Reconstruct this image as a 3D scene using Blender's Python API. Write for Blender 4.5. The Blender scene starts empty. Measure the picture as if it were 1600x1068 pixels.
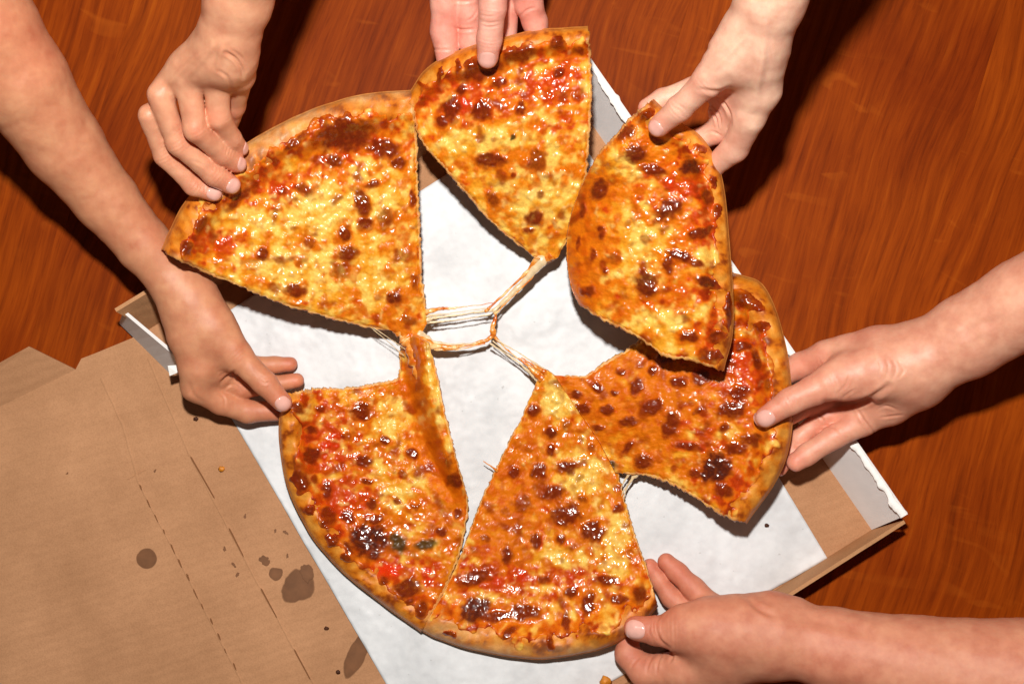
import bpy, math, random
import numpy as np

# ------------------------------------------------------------------ camera, world, light
S = bpy.context.scene
D = 1.10                      # camera height above the table
PX = 0.0005                   # metres per photo pixel on the table plane
cam_d = bpy.data.cameras.new('camera'); cam = bpy.data.objects.new('camera', cam_d)
S.collection.objects.link(cam); S.camera = cam
cam.location = (0, 0, D)
cam_d.sensor_width = 36; cam_d.lens = 36 * D / (1600 * PX); cam_d.clip_end = 50; cam_d.clip_start = 0.02
world = bpy.data.worlds.new('World'); S.world = world; world.use_nodes = True
world.node_tree.nodes['Background'].inputs[0].default_value = (1.0, 0.86, 0.72, 1)
world.node_tree.nodes['Background'].inputs[1].default_value = 0.06
fl = bpy.data.lights.new('flash', 'POINT'); fl.energy = 70; fl.shadow_soft_size = 0.028; fl.color = (1.0, 0.965, 0.91)
flo = bpy.data.objects.new('flash', fl); S.collection.objects.link(flo); flo.location = (-0.03, 0.275, D + 0.04)
S.view_settings.view_transform = 'Standard'; S.view_settings.look = 'None'
S.view_settings.exposure = 0; S.view_settings.gamma = 1; S.view_settings.use_curve_mapping = False
S.cycles.use_denoising = True
S.cycles.max_bounces = 6; S.cycles.caustics_reflective = False; S.cycles.caustics_refractive = False
S.cycles.sample_clamp_indirect = 4

rng = np.random.default_rng(7)
random.seed(7)

# ------------------------------------------------------------------ helpers
def W(px, py, z=0.0):
    """photo pixel at height z (metres) -> world"""
    k = PX * (D - z) / D
    return np.array([(px - 800) * k, -(py - 534) * k, z])

def lin(r, g, b):
    f = lambda c: (c / 255 / 12.92) if c <= 10 else ((c / 255 + .055) / 1.055) ** 2.4
    return np.array([f(r), f(g), f(b)])

def sst(a, b, x):
    t = np.clip((x - a) / (b - a), 0, 1); return t * t * (3 - 2 * t)

_perm = np.random.default_rng(11).permutation(4096)
def pnoise(x, y, seed=0):
    x = np.asarray(x, dtype=np.float64) + seed * 17.13; y = np.asarray(y, dtype=np.float64) + seed * 9.71
    xi = np.floor(x).astype(np.int64); yi = np.floor(y).astype(np.int64)
    fx = x - xi; fy = y - yi
    u = fx * fx * fx * (fx * (fx * 6 - 15) + 10); v = fy * fy * fy * (fy * (fy * 6 - 15) + 10)
    def g(ix, iy, dx, dy):
        h = _perm[(_perm[(ix + seed * 131) & 4095] + iy) & 4095] * (2 * np.pi / 4096)
        return np.cos(h) * dx + np.sin(h) * dy
    a = g(xi, yi, fx, fy); b = g(xi + 1, yi, fx - 1, fy)
    c = g(xi, yi + 1, fx, fy - 1); d = g(xi + 1, yi + 1, fx - 1, fy - 1)
    return ((a + u * (b - a)) * (1 - v) + (c + u * (d - c)) * v) * 1.5

def fbm(x, y, seed=0, oct=3):
    s = 0; a = 1; n = 0
    for o in range(oct):
        s = s + a * pnoise(x * 2 ** o, y * 2 ** o, seed + o * 5); n += a; a *= .5
    return s / n * 1.3

def mesh_np(name, co, quads, mat, parent=None, col=None, smooth=True, tris=None):
    me = bpy.data.meshes.new(name)
    co = np.asarray(co, dtype=np.float32); quads = np.asarray(quads, dtype=np.int32)
    k = quads.shape[1]
    me.vertices.add(len(co)); me.vertices.foreach_set('co', co.ravel())
    me.loops.add(quads.size); me.loops.foreach_set('vertex_index', quads.ravel())
    me.polygons.add(len(quads)); me.polygons.foreach_set('loop_start', np.arange(len(quads), dtype=np.int32) * k)
    me.update(calc_edges=True); me.validate()
    me.polygons.foreach_set('use_smooth', np.full(len(me.polygons), smooth, dtype=bool))
    if col is not None:
        for nm, c in col.items():
            at = me.color_attributes.new(nm, 'FLOAT_COLOR', 'POINT')
            c4 = np.ones((len(co), 4), dtype=np.float32); c4[:, :c.shape[1]] = c
            at.data.foreach_set('color', c4.ravel())
    me.materials.append(mat)
    o = bpy.data.objects.new(name, me); S.collection.objects.link(o)
    if parent: o.parent = parent
    return o

def poly_obj(name, verts, faces, mat, parent=None, smooth=False):
    me = bpy.data.meshes.new(name); me.from_pydata([tuple(map(float, v)) for v in verts], [], faces); me.update()
    if smooth: me.shade_smooth()
    me.materials.append(mat)
    o = bpy.data.objects.new(name, me); S.collection.objects.link(o)
    if parent: o.parent = parent
    return o

def prism(name, top, th, mat, parent=None, direction=(0, 0, -1)):
    """polygon `top` (3-D points) extruded by th along direction"""
    n = len(top); dv = np.array(direction, float) * th
    v = [np.array(p, float) for p in top] + [np.array(p, float) + dv for p in top]
    f = [list(range(n)), list(range(2 * n - 1, n - 1, -1))] + [[i, i + n, (i + 1) % n + n, (i + 1) % n] for i in range(n)]
    return poly_obj(name, v, f, mat, parent)

def empty(name, label, cat, group=None, loc=(0, 0, 0)):
    o = bpy.data.objects.new(name, None); S.collection.objects.link(o); o.empty_display_size = .02
    o.location = loc
    o['label'] = label; o['category'] = cat
    if group: o['group'] = group
    return o

def tag(o, label, cat, group=None):
    o['label'] = label; o['category'] = cat
    if group: o['group'] = group
    return o

# ------------------------------------------------------------------ materials
def newmat(name):
    m = bpy.data.materials.new(name); m.use_nodes = True
    nt = m.node_tree; b = nt.nodes['Principled BSDF']
    return m, nt, b
def N(nt, t, **kw):
    n = nt.nodes.new(t)
    for k, v in kw.items():
        if k in n.inputs: n.inputs[k].default_value = v
        else: setattr(n, k, v)
    return n
def ramp(nt, fac, stops):
    r = N(nt, 'ShaderNodeValToRGB'); nt.links.new(fac, r.inputs[0])
    e = r.color_ramp.elements
    while len(e) < len(stops): e.new(0.5)
    for i, (p, c) in enumerate(stops):
        e[i].position = p; e[i].color = (*c, 1)
    return r.outputs[0]
def mixc(nt, fac, a, b, mode='MIX'):
    m = N(nt, 'ShaderNodeMix', data_type='RGBA', blend_type=mode)
    for s, v in ((0, fac), (6, a), (7, b)):
        if hasattr(v, 'is_output') or isinstance(v, bpy.types.NodeSocket): nt.links.new(v, m.inputs[s])
        elif s == 0: m.inputs[0].default_value = v
        else: m.inputs[s].default_value = (*v, 1)
    return m.outputs[2]
def bump(nt, b, height, strength, dist, prev=None):
    n = N(nt, 'ShaderNodeBump', Strength=strength, Distance=dist)
    nt.links.new(height, n.inputs['Height'])
    if prev: nt.links.new(prev, n.inputs['Normal'])
    nt.links.new(n.outputs[0], b.inputs['Normal'])
    return n.outputs[0]
def mapped(nt, scale=(1, 1, 1), rot=(0, 0, 0), loc=(0, 0, 0)):
    tc = N(nt, 'ShaderNodeTexCoord'); mp = N(nt, 'ShaderNodeMapping')
    mp.inputs['Scale'].default_value = scale; mp.inputs['Rotation'].default_value = rot; mp.inputs['Location'].default_value = loc
    nt.links.new(tc.outputs['Object'], mp.inputs[0])
    return mp.outputs[0]
def noise(nt, vec, scale, detail=4, rough=.55, dist=0):
    n = N(nt, 'ShaderNodeTexNoise', Scale=scale, Detail=detail, Roughness=rough, Distortion=dist)
    nt.links.new(vec, n.inputs['Vector']); return n.outputs[0]
def math_(nt, op, a, b=None):
    m = N(nt, 'ShaderNodeMath', operation=op)
    for i, v in enumerate((a, b)):
        if v is None: continue
        if isinstance(v, bpy.types.NodeSocket): nt.links.new(v, m.inputs[i])
        else: m.inputs[i].default_value = v
    return m.outputs[0]

def mat_wood(seed, shade):
    m, nt, b = newmat('oak_board')
    vec0 = mapped(nt, (1, 1, 1), (0, 0, 0), (seed * 3.1, seed * 1.7, 0))
    warp = N(nt, 'ShaderNodeTexNoise', Scale=2.6, Detail=2); nt.links.new(vec0, warp.inputs['Vector'])
    vm = N(nt, 'ShaderNodeVectorMath', operation='MULTIPLY_ADD')
    nt.links.new(warp.outputs['Color'], vm.inputs[0]); vm.inputs[1].default_value = (.085, .05, 0); nt.links.new(vec0, vm.inputs[2])
    st = N(nt, 'ShaderNodeMapping'); st.inputs['Scale'].default_value = (1, .05, 1); nt.links.new(vm.outputs[0], st.inputs[0])
    g1 = noise(nt, st.outputs[0], 170, 6, .66)
    st2 = N(nt, 'ShaderNodeMapping'); st2.inputs['Scale'].default_value = (1, .09, 1); nt.links.new(vm.outputs[0], st2.inputs[0])
    g2 = noise(nt, st2.outputs[0], 420, 3, .6)
    big = noise(nt, vec0, 5.5, 3, .5)
    # ray flecks lying across the grain
    fm = N(nt, 'ShaderNodeMapping'); fm.inputs['Scale'].default_value = (.30, 1, 1); fm.inputs['Rotation'].default_value = (0, 0, .25)
    nt.links.new(vm.outputs[0], fm.inputs[0])
    fk = noise(nt, fm.outputs[0], 42, 2, .45, 1.6)
    fkm = ramp(nt, fk, [(.60, (0, 0, 0)), (.70, (1, 1, 1))])
    c = ramp(nt, g1, [(.25, tuple(lin(104, 38, 3))), (.45, tuple(lin(132, 52, 4))), (.6, tuple(lin(148, 62, 6))), (.8, tuple(lin(166, 80, 12)))])
    c2 = ramp(nt, big, [(.3, (.74 * shade, .60 * shade, .55 * shade)), (.7, (1.16 * shade, 1.26 * shade, 1.2 * shade))])
    c = mixc(nt, 1.0, c, c2, 'MULTIPLY')
    pores = ramp(nt, g2, [(.30, (.66, .56, .5)), (.46, (1, 1, 1))])
    c = mixc(nt, .6, c, pores, 'MULTIPLY')
    ff = math_(nt, 'MULTIPLY', fkm, .4)
    ff = math_(nt, 'MULTIPLY', ff, ramp(nt, noise(nt, vec0, 7, 2), [(.45, (0, 0, 0)), (.58, (1, 1, 1))]))
    c = mixc(nt, ff, c, tuple(lin(172, 84, 18)))
    nt.links.new(c, b.inputs['Base Color'])
    b.inputs['Roughness'].default_value = .55; b.inputs['Specular IOR Level'].default_value = .05
    bump(nt, b, g2, .08, .0005)
    return m

def mat_card(name, base, flute=1.0):
    m, nt, b = newmat(name)
    vec = mapped(nt)
    n1 = noise(nt, vec, 14, 3); n2 = noise(nt, vec, 900, 3, .7); n3 = noise(nt, vec, 60, 4, .6)
    c = mixc(nt, 1, tuple(base), ramp(nt, n1, [(.3, (.88, .86, .83)), (.7, (1.08, 1.08, 1.08))]), 'MULTIPLY')
    c = mixc(nt, 1, c, ramp(nt, n2, [(.25, (.84, .82, .8)), (.6, (1.04, 1.04, 1.04))]), 'MULTIPLY')
    c = mixc(nt, .6, c, ramp(nt, n3, [(.3, (.9, .88, .86)), (.65, (1.04, 1.04, 1.04))]), 'MULTIPLY')
    nt.links.new(c, b.inputs['Base Color'])
    b.inputs['Roughness'].default_value = .8; b.inputs['Specular IOR Level'].default_value = .15
    # fluting of the corrugated board telegraphing through the liner
    fv = mapped(nt, (1, 1, 1), (0, 0, math.radians(-18)))
    w = N(nt, 'ShaderNodeTexWave', wave_type='BANDS', bands_direction='Y', Scale=42, Distortion=3.5, Detail=2)
    w.inputs['Detail Scale'].default_value = 1.5
    nt.links.new(fv, w.inputs['Vector'])
    p = bump(nt, b, w.outputs['Fac'], .30 * flute, .0012)
    bump(nt, b, n2, .25, .0004, p)
    return m

def mat_plain(name, c, rough=.6, spec=.3, nscale=0, namp=.1, bscale=0, bstr=.2):
    m, nt, b = newmat(name)
    vec = mapped(nt)
    if nscale:
        n = noise(nt, vec, nscale, 4)
        cc = mixc(nt, 1, tuple(c), ramp(nt, n, [(.3, (1 - namp,) * 3), (.7, (1 + namp,) * 3)]), 'MULTIPLY')
        nt.links.new(cc, b.inputs['Base Color'])
    else: b.inputs['Base Color'].default_value = (*c, 1)
    b.inputs['Roughness'].default_value = rough; b.inputs['Specular IOR Level'].default_value = spec
    if bscale: bump(nt, b, noise(nt, vec, bscale, 4), bstr, .0006)
    return m

def mat_cheese():
    m, nt, b = newmat('melted_cheese')
    at = N(nt, 'ShaderNodeAttribute', attribute_name='col')
    vec = mapped(nt)
    n1 = noise(nt, vec, 700, 3, .6); n2 = noise(nt, vec, 130, 2, .5)
    c = mixc(nt, 1, at.outputs['Color'], ramp(nt, n1, [(.28, (.90, .84, .78)), (.62, (1.04, 1.06, 1.06))]), 'MULTIPLY')
    nt.links.new(c, b.inputs['Base Color'])
    wet = at.outputs['Alpha']
    r = math_(nt, 'MULTIPLY_ADD', wet, -.32); r.node.inputs[2].default_value = .46
    r = math_(nt, 'ADD', r, math_(nt, 'MULTIPLY', ramp(nt, n2, [(.35, (0,) * 3), (.65, (1,) * 3)]), .10))
    nt.links.new(r, b.inputs['Roughness'])
    sp = math_(nt, 'MULTIPLY_ADD', wet, .42); sp.node.inputs[2].default_value = .12; nt.links.new(sp, b.inputs['Specular IOR Level'])
    nt.links.new(math_(nt, 'MULTIPLY', wet, .35), b.inputs['Coat Weight']); b.inputs['Coat Roughness'].default_value = .12
    b.inputs['Subsurface Weight'].default_value = .0
    p = bump(nt, b, n2, .26, .0020)
    bump(nt, b, n1, .07, .0006, p)
    return m

def mat_dough():
    m, nt, b = newmat('baked_dough')
    at = N(nt, 'ShaderNodeAttribute', attribute_name='col')
    vec = mapped(nt)
    n1 = noise(nt, vec, 900, 4, .65); n2 = noise(nt, vec, 160, 4, .6)
    c = mixc(nt, 1, at.outputs['Color'], ramp(nt, n2, [(.3, (.82, .76, .70)), (.65, (1.08, 1.1, 1.12))]), 'MULTIPLY')
    c = mixc(nt, .7, c, ramp(nt, n1, [(.3, (.86, .82, .78)), (.6, (1.04, 1.04, 1.04))]), 'MULTIPLY')
    nt.links.new(c, b.inputs['Base Color'])
    b.inputs['Roughness'].default_value = .46; b.inputs['Specular IOR Level'].default_value = .38
    p = bump(nt, b, n2, .35, .0015)
    bump(nt, b, n1, .2, .0004, p)
    return m

def mat_skin(name):
    m, nt, b = newmat(name)
    at = N(nt, 'ShaderNodeAttribute', attribute_name='col')
    vec = mapped(nt)
    n1 = noise(nt, vec, 90, 4, .6); n2 = noise(nt, vec, 1100, 2, .6)
    v = N(nt, 'ShaderNodeTexVoronoi', Scale=1300, feature='DISTANCE_TO_EDGE'); nt.links.new(vec, v.inputs['Vector'])
    n4 = noise(nt, vec, 30, 3, .5)
    c = mixc(nt, 1, at.outputs['Color'], ramp(nt, n1, [(.3, (.88, .75, .73)), (.7, (1.06, 1.10, 1.10))]), 'MULTIPLY')
    c = mixc(nt, 1, c, ramp(nt, n4, [(.3, (.95, .86, .85)), (.7, (1.04, 1.07, 1.07))]), 'MULTIPLY')
    nt.links.new(c, b.inputs['Base Color'])
    b.inputs['Roughness'].default_value = .46; b.inputs['Specular IOR Level'].default_value = .5
    b.inputs['Subsurface Weight'].default_value = .3
    b.inputs['Subsurface Radius'].default_value = (1.0, .35, .18); b.inputs['Subsurface Scale'].default_value = .004
    h = math_(nt, 'ADD', math_(nt, 'MULTIPLY', v.outputs['Distance'], 2.0), n2)
    bump(nt, b, h, .17, .0005)
    return m

M_kraft = mat_card('kraft_card', lin(182, 134, 98), .5)
M_kraft_floor = mat_card('kraft_card_floor', lin(186, 138, 98), .4)
M_white = mat_plain('white_card', lin(226, 222, 220), .75, .2, 60, .04, 700, .15)
M_torn = mat_plain('torn_paper_edge', lin(246, 244, 240), .9, .1, 300, .05, 900, .5)
M_stain = mat_plain('grease_stain', lin(120, 78, 48), .5, .35, 120, .16)
_nt = M_stain.node_tree; _b = _nt.nodes['Principled BSDF']
_sk = N(_nt, 'ShaderNodeAttribute', attribute_name='soak'); _nt.links.new(_sk.outputs['Fac'], _b.inputs['Alpha'])
M_slit = mat_plain('score_slit', lin(126, 84, 54), .9, .1)
M_cheese = mat_cheese(); M_dough = mat_dough()

# ------------------------------------------------------------------ table
table = bpy.data.objects.new('table_top', None); S.collection.objects.link(table)
table['kind'] = 'structure'; table['label'] = 'reddish brown oak table top under the pizza box'
ang = math.radians(-17)          # grain runs up and slightly to the right
table.rotation_euler = (0, 0, ang)
edges = [-1.3, -.92, -.585, -.36, .055, .292, .62, 1.0, 1.3]
for i in range(len(edges) - 1):
    a, c = edges[i] + .00002, edges[i + 1] - .00002
    me = bpy.data.meshes.new('plank')
    g = .00006
    v = [(a, -1.3, -.03), (c, -1.3, -.03), (c, 1.3, -.03), (a, 1.3, -.03),
         (a, -1.3, -g), (c, -1.3, -g), (c, 1.3, -g), (a, 1.3, -g),
         (a + g, -1.3, 0), (c - g, -1.3, 0), (c - g, 1.3, 0), (a + g, 1.3, 0)]
    f = [(3, 2, 1, 0), (8, 9, 10, 11)] + [(k, (k + 1) % 4, 4 + (k + 1) % 4, 4 + k) for k in range(4)] + [(4 + k, 4 + (k + 1) % 4, 8 + (k + 1) % 4, 8 + k) for k in range(4)]
    me.from_pydata(v, [], f); me.update()
    me.materials.append(mat_wood(i + 1, [1, 1.02, 1.0, .94, 1.0, 1.04, .88, .95][i]))
    o = bpy.data.objects.new('plank', me); S.collection.objects.link(o); o.parent = table

# ------------------------------------------------------------------ pizza box
ZF = .004                    # top of the box floor
box = empty('pizza_box', 'open brown cardboard pizza box with white lined walls under the slices', 'pizza box')
def P(l, z): return [W(x, y, z) for x, y in l]
FT, FR = (868, 112), (1362, 827)
FL, FB = (228, 516), (684, 1268)
# score lines (box frame): near the paper and the lid crease
prism('tray_floor', P([(206, 528), FT, FR, (690, 1245), (585, 1240)], ZF), .003, M_kraft, box)
# back wall lies folded out flat, then the lid
S1a, S1b = (206, 528), (585, 1240)
S2a, S2b = (118, 545), (475, 1240)
bw = prism('back_wall', P([(206, 528), (585, 1240), (475, 1240), (149, 551.5)], ZF), .003, M_kraft, box)
lid = prism('lid', P([(149, 551.5), (475, 1240), (-260, 1240), (-260, 762), (118, 577), (127, 560)], ZF), .003, M_kraft, box)
def lift(l): return [W(x, y, z) for x, y, z in l]
prism('lid_flap', lift([(118, 577, ZF), (-200, 732.6, ZF), (-215, 660, .02), (0, 566, .02), (45, 541, .02)]), .0025, M_kraft, box)

def wall(name, b0, b1, t0, t1, zt, mat, parent, out, th=.003, n=40, jag=0.0, seed=1):
    """standing panel between bottom edge b0-b1 and top edge t0-t1 (photo px), thickness towards `out`"""
    vs = []; fs = []
    o = np.array(out, float)
    for i in range(n + 1):
        u = i / n
        b = W(b0[0] + (b1[0] - b0[0]) * u, b0[1] + (b1[1] - b0[1]) * u, ZF)
        z = zt + (jag * (fbm(u * 22, 0.3, seed, 2)) if jag else 0)
        t = W(t0[0] + (t1[0] - t0[0]) * u, t0[1] + (t1[1] - t0[1]) * u, zt); t[2] = z
        vs += [b, t, t + o * th, b + o * th]
    for i in range(n):
        a = 4 * i; c = a + 4
        fs += [(a, c, c + 1, a + 1), (a + 1, c + 1, c + 2, a + 2), (a + 2, c + 2, c + 3, a + 3), (a + 3, c + 3, c, a)]
    fs += [(0, 1, 2, 3), (4 * n + 3, 4 * n + 2, 4 * n + 1, 4 * n)]
    return poly_obj(name, vs, fs, mat, parent)
oR = np.array([.84, .5, .2]); oR /= np.linalg.norm(oR)
wr = wall('side_wall', FT, FR, (905, 78), (1412, 806), .043, M_white, box, oR, .0035, 60, .001)
# torn fringe of paper liner along the top of that wall
vs = []; fs = []
n = 260
for i in range(n + 1):
    u = i / n
    c = W(905 + 507 * u, 78 + 728 * u, .043)
    w1 = .0030 + .0022 * fbm(u * 30, .2, 3, 4); w0 = .0024 + .0042 * fbm(u * 26, .7, 9, 4)
    e = oR * np.array([1, 1, 0]); e /= np.linalg.norm(e)
    vs += [c - e * max(w0, .0006) + [0, 0, .0005], c + e * .0015 + [0, 0, .0006 + .0006 * fbm(u * 40, .1, 6, 3)], c + e * max(w1, .002) + [0, 0, .0003]]
    vs += [c - e * max(w0, .0006) + [0, 0, -.0008], c + e * max(w1, .002) + [0, 0, -.0012]]
for i in range(n):
    a = 5 * i; c = a + 5
    fs += [(a, c, c + 1, a + 1), (a + 1, c + 1, c + 2, a + 2), (a + 2, c + 2, c + 4, a + 4), (a + 3, c + 3, c, a), (a + 4, c + 4, c + 3, a + 3)]
poly_obj('torn_edge', vs, fs, M_torn, wr, True)
oF = np.array([.5, -.86, 0])
wall('front_wall', FR, (690, 1245), (1412, 812), (705, 1262), .036, M_kraft_floor, box, oF, .0028, 40, .0006, 4)
oT = np.array([-.5, .86, 0])
wall('rear_wall', (232, 515), FT, (182, 487), (884, 60), .044, M_kraft_floor, box, oT, .0028, 40, .0005, 5)
tab = wall('corner_tab', (186, 505), (266, 584), (192, 488), (280, 562), .036, M_white, box, np.array([.7, .7, 0]), .0025, 6)
prism('tab_tip', lift([(262, 571, .037), (276, 570, .037), (277, 582, .036), (265, 587, .034)]), .002, M_torn, tab)

# perforated score slits
def slit(parent, x0, y0, x1, y1, w):
    a = np.array([x0, y0], float); b = np.array([x1, y1], float); d = (b - a) / np.linalg.norm(b - a); nn = np.array([-d[1], d[0]])
    pts = [a, a + d * 4 + nn * w, b - d * 3 + nn * w * .8, b, b - d * 4 - nn * w * .6, a + d * 3 - nn * w]
    prism('score_slit', [W(p[0], p[1], ZF + .0010) for p in pts], .0012, M_slit, parent)
for q in [(297, 712, 335, 778), (357, 824, 381, 870), (407, 918, 433, 965), (459, 1013, 485, 1061)]:
    slit(bw, *q, 1.1)
for i in range(13):
    u = i / 12.4; x = 218 + 150 * u; y = 756 + 288 * u
    x += random.uniform(-1.5, 1.5); k_ = random.uniform(.6, 1.25)
    slit(lid, x, y, x + 6.5 * k_, y + 14 * k_, random.uniform(.9, 1.5))
# long shallow creases
def crease(parent, pts, w, seed):
    vs = []; fs = []
    n = 60
    p = np.array(pts, float); L = np.linspace(0, 1, len(p))
    for i in range(n + 1):
        u = i / n; x = np.interp(u, L, p[:, 0]) + 1.2 * float(fbm(u * 9, .5, seed)); y = np.interp(u, L, p[:, 1])
        ww = w * (1 + .4 * float(fbm(u * 14, .2, seed + 1)))
        vs += [W(x - ww, y, ZF + .0001), W(x, y, ZF + .0007), W(x + ww, y, ZF + .0001)]
    for i in range(n):
        a = 3 * i; c = a + 3
        fs += [(a, a + 1, c + 1, c), (a + 1, a + 2, c + 2, c + 1)]
    poly_obj('crease', vs, fs, M_kraft, parent, True)
crease(bw, [(232, 560), (297, 712), (407, 918), (500, 1085)], 2.2, 3)
crease(lid, [(158, 590), (192, 664), (216, 752), (373, 1055), (385, 1080)], 2.2, 5)
crease(lid, [(200, 748), (226, 734)], 1.6, 8)

def stain(parent, cx, cy, rx, ry, rot, rough, seed, name='grease_stain', h=.00035):
    n = 56; pts = []
    for i in range(n):
        a = 2 * math.pi * i / n
        k = 1 + rough * float(fbm(math.cos(a) * .9 + 5, math.sin(a) * .9, seed, 3))
        x, y = rx * k * math.cos(a), ry * k * math.sin(a)
        pts.append((cx + x * math.cos(rot) - y * math.sin(rot), cy + x * math.sin(rot) + y * math.cos(rot)))
    vs = [W(cx, cy, ZF + h)]; al = [1.0]
    for k_, a_ in ((.55, .95), (.82, .9), (.93, .75), (1.04, 0.0)):
        for x, y in pts:
            vs.append(W(cx + (x - cx) * k_, cy + (y - cy) * k_, ZF + h)); al.append(a_)
    fs = [(0, 1 + (i + 1) % n, 1 + i) for i in range(n)]
    for r in range(3): fs += [(1 + r * n + i, 1 + r * n + (i + 1) % n, 1 + (r + 1) * n + (i + 1) % n, 1 + (r + 1) * n + i) for i in range(n)]
    o = poly_obj(name, vs, fs, M_stain, parent)
    at = o.data.attributes.new('soak', 'FLOAT', 'POINT'); at.data.foreach_set('value', np.array(al, dtype=np.float32))
    return o
stain(lid, 229, 872, 16, 16, 0, .05, 1)
fl_ = prism  # noqa
FLOORO = [o for o in box.children if o.name.startswith('tray_floor')][0]
stain(FLOORO, 465, 916, 28, 24, -.7, .28, 2); stain(FLOORO, 478, 893, 14, 10, 1.2, .5, 12, h=.0005)
stain(FLOORO, 431, 896, 11, 10, 0, .2, 3); stain(FLOORO, 414, 875, 10, 6, .3, .8, 4)
stain(FLOORO, 557, 1022, 36, 15, -1.15, .22, 5)
for i, (x, y, r) in enumerate([(383, 806, 3), (351, 857, 3), (365, 882, 3.5), (371, 897, 3), (242, 735, 2.2), (446, 831, 3.4), (430, 829, 2.4), (449, 868, 2.6), (105, 739, 1.8)]):
    stain(lid if x < 300 and y > 640 else (bw if x < 380 else FLOORO), x, y, r * 1.3, r * .7, random.uniform(0, 3), .7, 20 + i)

# ------------------------------------------------------------------ sheet of paper in the tray
def paper():
    c00, c10, c01, c11 = (289, 528), (876, 162), (690, 1215), (1292, 872)
    nu, nv = 170, 200
    u, v = np.meshgrid(np.linspace(0, 1, nu), np.linspace(0, 1, nv))
    px = (c00[0] * (1 - u) + c10[0] * u) * (1 - v) + (c01[0] * (1 - u) + c11[0] * u) * v
    py = (c00[1] * (1 - u) + c10[1] * u) * (1 - v) + (c01[1] * (1 - u) + c11[1] * u) * v
    px = px + 2.0 * fbm(u * 3, v * 3, 2) ; py = py + 2.0 * fbm(u * 3, v * 3, 4)
    r1 = fbm(px / 90, py / 150, 21, 4); r2 = fbm(px / 34, py / 50, 27, 3)
    z = ZF + .0016 + .0011 * r1 + .0007 * (1 - np.abs(r2) * 2) * sst(-.2, .4, r1) + .0003 * fbm(px / 9, py / 9, 31, 2)
    z = np.maximum(z, ZF + .0007)
    k = PX * (D - z) / D
    co = np.stack([(px - 800) * k, -(py - 534) * k, z], -1).reshape(-1, 3)
    i = np.arange(nu * nv).reshape(nv, nu)
    q = np.stack([i[:-1, :-1], i[1:, :-1], i[1:, 1:], i[:-1, 1:]], -1).reshape(-1, 4)
    m, nt, b = newmat('baking_paper')
    vec = mapped(nt)
    n1 = noise(nt, vec, 22, 4, .6); n2 = noise(nt, vec, 130, 4, .6); n3 = noise(nt, vec, 8, 2)
    cc = ramp(nt, n1, [(.3, tuple(lin(202, 203, 205))), (.6, tuple(lin(224, 225, 227)))])
    cc = mixc(nt, .6, cc, ramp(nt, n2, [(.3, (.92, .92, .93)), (.6, (1.02, 1.02, 1.02))]), 'MULTIPLY')
    spots = ramp(nt, noise(nt, vec, 240, 2, .5), [(.73, (1, 1, 1)), (.78, (.62, .6, .58))])
    cc = mixc(nt, .6, cc, spots, 'MULTIPLY')
    nt.links.new(cc, b.inputs['Base Color'])
    b.inputs['Roughness'].default_value = .5; b.inputs['Specular IOR Level'].default_value = .3
    bump(nt, b, n2, .25, .0008)
    o = mesh_np('baking_paper', co, q, m)
    sol = o.modifiers.new('thickness', 'SOLIDIFY'); sol.thickness = .00015; sol.offset = -1
    tag(o, 'greasy white sheet of baking paper lining the box tray', 'paper')
paper()

# ------------------------------------------------------------------ pizza slices
def catmull(pts, n):
    p = np.array(pts, float)
    q = np.vstack([2 * p[0] - p[1], p, 2 * p[-1] - p[-2]])
    out = []
    for i in range(len(p) - 1):
        a, b, c, d = q[i], q[i + 1], q[i + 2], q[i + 3]
        t = np.linspace(0, 1, 24, endpoint=(i == len(p) - 2))[:, None]
        out.append(.5 * (2 * b + (c - a) * t + (2 * a - 5 * b + 4 * c - d) * t ** 2 + (3 * b - a - 3 * c + d) * t ** 3))
    o = np.vstack(out)
    s = np.concatenate([[0], np.cumsum(np.linalg.norm(np.diff(o[:, :2], axis=0), axis=1))]); s /= s[-1]
    return s, o
def samp(curve, t):
    s, o = curve
    return np.stack([np.interp(t, s, o[:, k]) for k in range(3)], -1)

PALE = lin(238, 192, 88); GOLD = lin(226, 146, 20); ORNG = lin(212, 106, 6); RED = lin(206, 62, 8)
BROWN = lin(104, 28, 5); MAHO = lin(164, 58, 6); CHAR = lin(62, 24, 16); GREEN = lin(44, 40, 14)

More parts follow.
